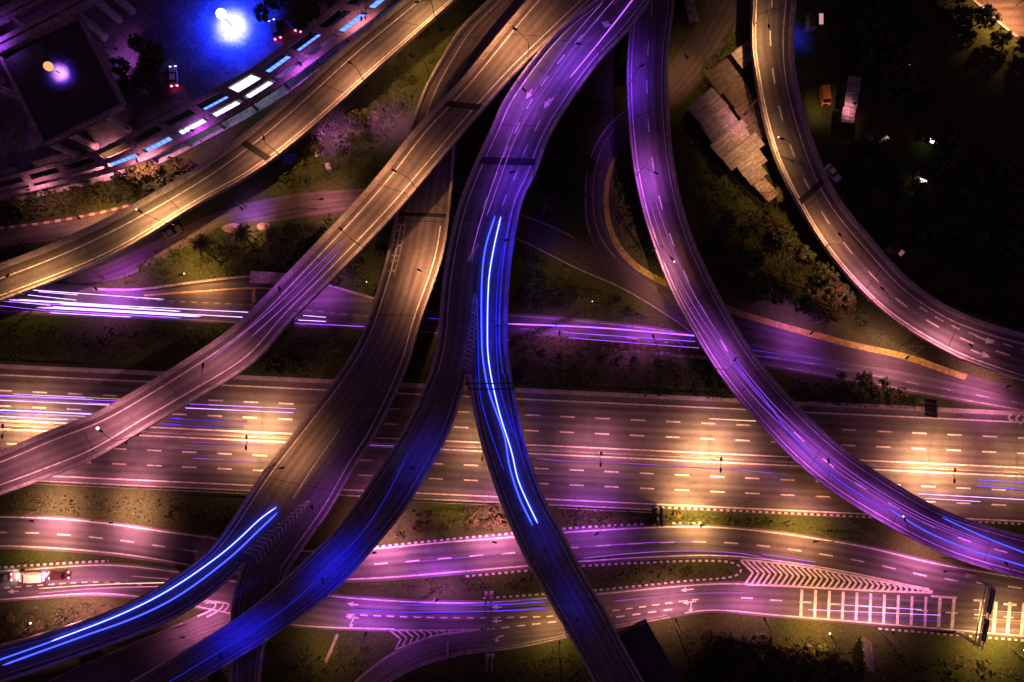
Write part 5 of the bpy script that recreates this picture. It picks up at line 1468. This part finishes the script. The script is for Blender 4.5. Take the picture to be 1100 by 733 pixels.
def heap(px, py, lx, ly, h, label):
    rng = random.Random(px); n, k = 20, 7; mb = MB(); rings = []
    for j in range(k + 1):
        t = j / k; rings.append([Vector((math.cos(6.283 * i / n) * lx / 2 * (1 - t) * rng.uniform(.88, 1.1), math.sin(6.283 * i / n) * ly / 2 * (1 - t) * rng.uniform(.88, 1.1), -0.05 + h * (t * t * (3 - 2 * t)) * rng.uniform(.93, 1.05))) for i in range(n)])
    for a, b in zip(rings, rings[1:]):
        for i in range(n): mb.face([a[i], a[(i + 1) % n], b[(i + 1) % n], b[i]])
    o_ = mb.build('sand_heap', M['sand']); o_.location = W(px, py); tag(o_, label, 'heap', 'sand heaps beside the palms')
M['sand'] = noise_mat('sand', [(0.3, (0.20, 0.14, 0.07)), (0.7, (0.38, 0.28, 0.15))], 1.2, fine=3.0)
heap(250, 245, 5.4, 2.4, 0.9, 'left and larger sand heap on the edge of the access lane')
heap(283, 243.5, 3.4, 2.0, 0.8, 'right and smaller sand heap on the edge of the access lane')
# tarpaulins and crates on the rough ground
for px, py, lx, ly, rot, lab, mt in ((312, 171, 3.6, 2.2, 0.1, 'blue tarpaulin stretched over a heap on the rough ground', plain_mat('blue_tarpaulin', (0.05, 0.10, 0.45))),
                                     (343, 165, 1.8, 2.2, 0.3, 'violet-lit metal crate on the rough ground', M['steel']), (353, 179, 1.2, 1.4, 0.3, 'small pale crate on the rough ground', M['pale_wall'])):
    m = MB(); m.box((0, 0, 0.5), (lx, ly, 1.1), 0, taper=0.82); m.box((0, 0, 1.12), (lx * 0.6, ly * 0.6, 0.2), 0, taper=0.7)
    ob = m.build('tarpaulin' if 'tarp' in lab else 'crate', mt); ob.location = W(px, py); ob.rotation_euler.z = rot; tag(ob, lab, 'tarpaulin' if 'tarp' in lab else 'crate')

# ------------------------------------------------------------------ trees, bushes, hedges
def crown_mesh(name, rx, rz, zc, clumps, per, leaf, seed, mat, top=1.0):
    rng = random.Random(seed); mb = MB()
    for _ in range(clumps):
        while True:
            p = Vector((rng.uniform(-1, 1), rng.uniform(-1, 1), rng.uniform(-0.9, 1)))
            if 0.25 < p.length < 1: break
        c = Vector((p.x * rx, p.y * rx, zc + p.z * rz)); cr = rng.uniform(0.16, 0.34) * rx
        for _ in range(per):
            d = Vector((rng.gauss(0, 1), rng.gauss(0, 1), rng.gauss(0, 0.75))).normalized() * cr * rng.uniform(0.35, 1.05)
            q = c + d
            n = (d.normalized() + Vector((rng.uniform(-.6, .6), rng.uniform(-.6, .6), rng.uniform(0.0, 1.0)))).normalized()
            u = n.orthogonal().normalized(); a = rng.uniform(0, 6.28); v = n.cross(u)
            u, v = u * math.cos(a) + v * math.sin(a), v * math.cos(a) - u * math.sin(a)
            s1, s2 = leaf * rng.uniform(.6, 1.3), leaf * rng.uniform(.35, .7)
            mb.face([q - u * s1, q - v * s2, q + u * s1, q + v * s2])
    o = mb.build(name, mat); return o
def trunk_mesh(name, h, r, rx, rz, zc, seed):
    rng = random.Random(seed); mb = MB()
    mb.tube((0, 0, -0.3), (rng.uniform(-.1, .1), rng.uniform(-.1, .1), h), r, r * 0.6, n=8)
    for _ in range(6):
        a = rng.uniform(0, 6.28); z0 = h * rng.uniform(.6, 1.0)
        mb.tube((0, 0, z0), (math.cos(a) * rx * .6, math.sin(a) * rx * .6, zc + rng.uniform(-.2, .5) * rz), r * .42, r * .12, n=5)
    return mb.build(name, M['bark'])
PROTO = {}
def proto(kind, i):
    k = (kind, i)
    if k in PROTO: return PROTO[k]
    if kind == 'tree':   rx, rz, zc, cl, pe, lf, mt = 2.6, 1.9, 4.6, 46, 26, 0.36, M['leaf']
    elif kind == 'olive': rx, rz, zc, cl, pe, lf, mt = 2.2, 1.6, 3.8, 40, 26, 0.33, M['leaf_olive']
    elif kind == 'bush': rx, rz, zc, cl, pe, lf, mt = 1.5, 0.85, 0.9, 26, 24, 0.26, M['leaf']
    elif kind == 'obush': rx, rz, zc, cl, pe, lf, mt = 1.3, 0.8, 0.85, 24, 24, 0.24, M['leaf_olive']
    elif kind == 'cone': rx, rz, zc, cl, pe, lf, mt = 0.9, 2.0, 2.3, 26, 24, 0.22, M['leaf']
    c = crown_mesh('crown', rx, rz, zc, cl, pe, lf, 100 * i + len(kind), mt)
    t = trunk_mesh('trunk', max(0.5, zc - rz * 0.5), 0.16 if rx > 2 else 0.07, rx, rz, zc, i + 5)
    md = (t.data, c.data)
    for x in (t, c): bpy.data.objects.remove(x)
    PROTO[k] = md; return md
rv = random.Random(23)
def plant(kind, px, py, s, label, group):
    nm = {'tree': 'tree', 'olive': 'tree', 'bush': 'bush', 'obush': 'bush', 'cone': 'conifer'}[kind]
    t, c = proto(kind, rv.randrange(4))
    root = empty(nm, W(px, py), label, nm if nm != 'conifer' else 'tree', group, rv.uniform(0, 6.28))
    sx = s * rv.uniform(.85, 1.15); root.scale = (sx, sx * rv.uniform(.85, 1.15), s * rv.uniform(.85, 1.15))
    for n_, me in (('trunk', t), ('crown', c)):
        o_ = bpy.data.objects.new(n_, me); COL.objects.link(o_); o_.parent = root
    return root
def inside(p, poly):
    x, y = p; r = False; n = len(poly)
    for i in range(n):
        (x0, y0), (x1, y1) = poly[i], poly[(i + 1) % n]
        if (y0 > y) != (y1 > y) and x < (x1 - x0) * (y - y0) / (y1 - y0) + x0: r = not r
    return r
def scatter(poly, n, kinds, s, mind, label, group):
    xs = [p[0] for p in poly]; ys = [p[1] for p in poly]; done = []; tries = 0
    while len(done) < n and tries < 4000:
        tries += 1
        p = (rv.uniform(min(xs), max(xs)), rv.uniform(min(ys), max(ys)))
        if inside(p, poly) and all((p[0] - q[0]) ** 2 + (p[1] - q[1]) ** 2 > mind ** 2 for q in done):
            done.append(p); plant(rv.choice(kinds), p[0], p[1], rv.uniform(*s), label, group)
scatter([(742, 215), (800, 232), (838, 230), (860, 262), (905, 312), (935, 345), (905, 352), (840, 325), (790, 312), (762, 270)], 46, ['tree', 'olive', 'bush'], (.6, 1.0), 10, 'dark leafy tree in the thicket between the purple and the right-hand flyover', 'trees between the purple and the right-hand flyover')
scatter([(888, 0), (905, 0), (906, 70), (898, 84), (884, 60)], 8, ['olive', 'tree'], (.6, .9), 10, 'olive-lit tree in the narrow row right of the brown ramp top', 'trees in the row right of the brown ramp top')
scatter([(905, 150), (950, 165), (985, 200), (1000, 240), (985, 262), (950, 250), (925, 225), (902, 185)], 20, ['olive', 'tree'], (.6, 1.0), 10, 'half-lit tree at the edge of the dark wood behind the right-hand ramp', 'trees at the edge of the dark wood')
scatter([(965, 278), (1000, 305), (1060, 325), (1120, 335), (1120, 345), (1060, 338), (1005, 322), (965, 292)], 16, ['olive', 'bush'], (.6, .95), 9, 'olive bushy tree in the strip along the outer edge of the right-hand ramp', 'trees along the outer edge of the right-hand ramp')
scatter([(915, 0), (960, 0), (990, 90), (1020, 150), (1090, 200), (1120, 300), (1020, 290), (1000, 180), (950, 120), (920, 80)], 34, ['tree'], (.9, 1.4), 17, 'dark tree of the unlit wood in the top right', 'trees of the unlit wood')
scatter([(1000, -20), (1030, 2), (1060, 26), (1100, 58), (1100, 80), (1050, 45), (1000, 8)], 12, ['tree', 'bush'], (.6, .95), 9, 'dark tree in the row below the lit estate road', 'trees in the row below the estate road')
scatter([(570, 120), (600, 130), (628, 110), (650, 115), (630, 150), (622, 225), (590, 235), (560, 222), (565, 180)], 22, ['tree', 'bush'], (.6, 1.0), 9, 'dark tree on the unlit ground inside the loop road', 'trees inside the loop road')
scatter([(665, 180), (678, 200), (700, 280), (680, 270), (660, 225)], 6, ['bush'], (.7, 1.1), 10, 'dark bush inside the bend of the yellow verge', 'bushes inside the yellow bend')
scatter([(556, 262), (610, 294), (660, 318), (690, 338), (560, 330)], 14, ['bush'], (.7, 1.1), 12, 'dark bush on the bank under the feeder road', 'bushes under the feeder road')
scatter([(335, 240), (375, 225), (352, 255), (325, 285), (310, 285), (310, 255)], 10, ['tree', 'bush'], (.7, 1.0), 9, 'dark tree on the bank left of the diagonal flyover', 'trees left of the diagonal flyover')
scatter([(360, 290), (415, 240), (412, 270), (400, 312), (355, 305)], 8, ['bush'], (.7, 1.1), 10, 'dark bush on the bank between the diagonal and the brown flyover', 'bushes between the diagonal and the brown flyover')
scatter([(300, 172), (345, 135), (395, 120), (408, 145), (380, 190), (330, 200), (290, 196)], 16, ['bush', 'olive'], (.6, 1.0), 11, 'dim bush on the rough ground left of the diagonal flyover', 'bushes on the rough ground')
scatter([(420, 75), (470, 20), (480, 30), (455, 85), (425, 100)], 8, ['bush'], (.5, .9), 10, 'small dim bush on the strip between the golden ramp and the narrow ramp', 'bushes between two ramps at the top')
scatter([(0, 205), (60, 200), (140, 186), (190, 168), (205, 178), (150, 210), (100, 224), (0, 236)], 34, ['obush', 'olive', 'bush'], (.5, .95), 8, 'olive-lit garden bush between the station and the side road', 'bushes in the garden below the station')
scatter([(0, 268), (60, 262), (110, 250), (60, 270), (0, 280)], 8, ['bush'], (.6, .9), 8, 'dark bush in the gap between the side road and the golden ramp', 'bushes under the golden ramp')
scatter([(725, 672), (770, 676), (830, 680), (885, 692), (908, 715), (890, 745), (745, 745), (735, 700)], 30, ['olive', 'tree', 'obush'], (.7, 1.05), 11, 'half-dark tree in the clump at the bottom right of the abutment', 'trees in the clump at the bottom')
scatter([(330, 15), (360, -5), (340, 15), (318, 35)], 3, ['tree'], (.7, 1.0), 8, 'dark tree between the yard and the station roof', 'trees beside the yard')
scatter([(150, 45), (180, 60), (180, 110), (150, 118), (140, 80)], 7, ['tree'], (.7, 1.1), 10, 'dark tree between the square hall and the blue-lit yard', 'trees beside the square hall')
scatter([(225, 120), (300, 65), (350, 22), (345, 18), (290, 60), (222, 112)], 1, ['bush'], (.5, .6), 8, 'single bush in an opening of the station roof', None)
scatter([(270, 5), (330, -20), (320, 20), (285, 40)], 4, ['tree'], (.6, .9), 12, 'dark tree at the far edge of the blue-lit yard', 'trees at the far edge of the yard')
scatter([(15, 660), (40, 655), (50, 672), (20, 684), (0, 682)], 6, ['obush'], (.5, .9), 10, 'brownish bush at the bottom left corner', 'bushes at the bottom left corner')
scatter([(900, 400), (978, 415), (978, 428), (905, 428), (870, 415)], 16, ['bush', 'cone'], (.6, .9), 8, 'dark shrub in the planting between the highway and the middle road', 'shrubs planted right of the purple flyover')
for i in range(9):
    plant('cone', 566 + i * 17 + rv.uniform(-3, 3), 373.5 + i * 1.6 + rv.uniform(-1.5, 1.5), rv.uniform(.55, .8), 'small dark conifer in the row below the middle road', 'conifers in the row below the middle road')
for i, x in enumerate((706, 727, 745, 762, 771)):
    plant('cone', x, 412 + i * 1.6, .72, 'dark conifer in the short row above the highway', 'conifers in the short row above the highway')
for i in range(10):
    plant('obush', 446 + i * 10.4 + rv.uniform(-2, 2), 567.5 - i * 1.0, rv.uniform(.85, 1.0), 'clipped round shrub in the front row above the frontage road', 'round shrubs in the front row')
for i in range(8):
    plant('obush', 456 + i * 10.4 + rv.uniform(-2, 2), 553 - i * 0.9, rv.uniform(.65, .85), 'small shrub in the back row above the frontage road', 'shrubs in the back row')
plant('olive', 557, 402, .8, 'tall lit shrub beside the tall flyover above the highway', None)
for x, y in ((622, 549), (650, 551), (672, 551), (728, 552), (780, 555)):
    plant('obush', x, y, .7, 'round shrub on the verge between the highway and the frontage road', 'shrubs on the middle verge')

def palm(px, py, h, lean, label, n=17, fl=3.0):
    rng = random.Random(px)
    root = empty('palm_tree', W(px, py), label, 'palm')
    m = MB(); pts = [Vector((lean[0] * (t / 6) ** 1.7, lean[1] * (t / 6) ** 1.7, -0.3 + (h + .3) * t / 6)) for t in range(7)]
    for i in range(6): m.tube(pts[i], pts[i + 1], 0.22 - 0.018 * i, 0.22 - 0.018 * (i + 1), n=9)
    m.build('trunk', M['bark'], root)
    top = pts[-1]; m = MB()
    for k in range(n):
        a = 6.283 * k / n + rng.uniform(-.15, .15); up = rng.uniform(0.2, 0.9); L_ = fl * rng.uniform(.8, 1.1)
        dr = Vector((math.cos(a), math.sin(a), 0)); sd_ = Vector((-dr.y, dr.x, 0)); prev = None
        for j in range(9):
            t = j / 8; c = top + dr * L_ * t + Vector((0, 0, up * L_ * t * .8 - L_ * 0.9 * t * t))
            if prev is not None:
                for sg in (-1, 1):
                    tip = (prev + c) / 2 + sd_ * sg * 0.62 * math.sin(math.pi * min(.95, t + .08)) + dr * 0.25 - Vector((0, 0, .16))
                    m.face([prev, c, tip])
            prev = c
    m.build('crown', M['leaf_olive'], root); return root
palm(238, 283, 9.0, (-0.6, 3.2), 'taller leaning palm on the grass between the lane and the bus bay')
palm(277, 268, 8.0, (-0.6, 2.4), 'shorter palm right of the taller one on the grass')
palm(302, 262, 6.5, (0.4, 1.2), 'small dark palm nearest the diagonal flyover')
palm(832, 212, 3.2, (0.2, 0.1), 'bright green low palm under the right-hand ramp', n=20, fl=2.4)

def hedge(pts, w, h, label, mat='leaf_olive', dens=26, z=0.0):
    P = dense(pts, 20, 0, 0, 1); P = [W(p.x, p.y, z) for p in P]; o = P[0]
    rng = random.Random(int(pts[0][0])); mb = MB()
    for a, b in zip(P, P[1:]):
        l = (b - a).length; d = (b - a) / l; n = Vector((-d.y, d.x, 0))
        for _ in range(int(l * dens * w)):
            q = a + d * rng.uniform(0, l) + n * rng.gauss(0, w * .33) + Vector((0, 0, h * rng.uniform(.1, 1) * rng.uniform(.5, 1))) - o
            nn = Vector((rng.uniform(-1, 1), rng.uniform(-1, 1), rng.uniform(.2, 1))).normalized(); u = nn.orthogonal().normalized(); v = nn.cross(u)
            s1 = rng.uniform(.12, .3); mb.face([q - u * s1, q - v * s1 * .6, q + u * s1, q + v * s1 * .6])
    return tag(mb.build('hedge', M[mat], origin=o), label, 'hedge', 'hedges along the highway')
hedge([(-20, 388), (80, 391), (180, 397)], 1.8, 0.7, 'olive hedge along the top of the highway at the left')
hedge([(285, 404), (320, 405), (352, 408)], 1.2, 0.7, 'short olive hedge above the highway left of the brown flyover')
hedge([(555, 418), (680, 424), (796, 430)], 1.6, 0.7, 'olive hedge above the highway right of the tall flyover')
hedge([(858, 434), (920, 437), (980, 440)], 1.0, 0.6, 'olive hedge above the highway right of the purple flyover')
hedge([(-20, 494), (30, 475), (95, 449)], 1.1, 0.9, 'dark planting along the upper parapet of the diagonal flyover at the left margin', mat='leaf', dens=40, z=9.1)
hedge([(40, 522), (150, 526), (270, 533)], 1.7, 0.6, 'olive hedge below the highway at the left')
hedge([(440, 541), (490, 542), (535, 543)], 2.0, 0.6, 'olive hedge below the highway between the two blue forks')
hedge([(600, 543), (750, 551), (830, 555)], 2.0, 0.5, 'olive hedge below the highway in the middle')

# ------------------------------------------------------------------ undergrowth that nobody could count
GREEN = [([(742, 215), (838, 230), (935, 345), (840, 330), (770, 300)], 3600), ([(556, 262), (690, 338), (735, 356), (556, 334)], 1700), ([(565, 120), (630, 110), (622, 225), (590, 235), (560, 222)], 1500),
         ([(660, 185), (678, 195), (712, 292), (680, 274), (660, 240)], 800), ([(0, 345), (250, 354), (240, 385), (0, 390)], 1800), ([(300, 360), (395, 360), (350, 405), (270, 402)], 1100),
         ([(555, 372), (760, 390), (800, 432), (556, 416)], 2600), ([(840, 402), (985, 428), (985, 440), (850, 432)], 1300), ([(0, 530), (280, 540), (250, 572), (120, 556), (0, 549)], 700),
         ([(420, 545), (535, 545), (545, 570), (400, 582)], 260), ([(600, 546), (840, 558), (960, 580), (820, 563), (610, 566)], 1600), ([(730, 672), (900, 685), (1000, 700), (1100, 712), (1100, 750), (735, 750)], 3200),
         ([(300, 690), (415, 690), (370, 740), (290, 740)], 900), ([(440, 735), (520, 712), (610, 692), (650, 745), (440, 750)], 1300), ([(0, 655), (90, 648), (160, 650), (60, 676), (0, 688)], 600),
         ([(190, 255), (330, 242), (330, 290), (180, 303), (120, 306)], 2200), ([(295, 172), (345, 130), (420, 60), (470, 15), (440, 120), (390, 190), (300, 205)], 2600), ([(0, 216), (150, 186), (205, 172), (150, 215), (0, 242)], 2200),
         ([(740, 100), (760, 60), (800, 20), (805, 50), (800, 95)], 800), ([(690, 150), (735, 130), (800, 210), (850, 225), (760, 240), (735, 205)], 1500), ([(900, 150), (1000, 200), (1100, 330), (1060, 340), (960, 285), (905, 220)], 1700),
         ([(430, 624), (540, 616), (700, 605), (780, 606), (785, 618), (640, 633), (520, 642), (440, 640)], 1500)]
mb = MB(); rg = random.Random(91)
for poly, n in GREEN:
    n = int(n * 0.7)
    xs = [p[0] for p in poly]; ys = [p[1] for p in poly]; k = 0; t = 0
    cx = cy = None
    while k < n and t < n * 8:
        t += 1
        if cx is None or rg.random() < 0.10: cx, cy, cr = rg.uniform(min(xs), max(xs)), rg.uniform(min(ys), max(ys)), rg.uniform(1.5, 6)
        p = (cx + rg.gauss(0, cr), cy + rg.gauss(0, cr * .8))
        if not inside(p, poly): cx = None; continue
        q = W(*p) + Vector((0, 0, rg.uniform(.05, .55))); k += 1
        nn = Vector((rg.uniform(-.8, .8), rg.uniform(-.8, .8), rg.uniform(.3, 1))).normalized(); u = nn.orthogonal().normalized(); v = nn.cross(u); a = rg.uniform(0, 6.28)
        u, v = u * math.cos(a) + v * math.sin(a), v * math.cos(a) - u * math.sin(a); s1 = rg.uniform(.18, .5)
        mb.face([q - u * s1, q - v * s1 * .55, q + u * s1, q + v * s1 * .55])
tag(mb.build('undergrowth', M['weed']), 'low patchy undergrowth and weeds covering the banks between the roads', 'undergrowth', kind='stuff')
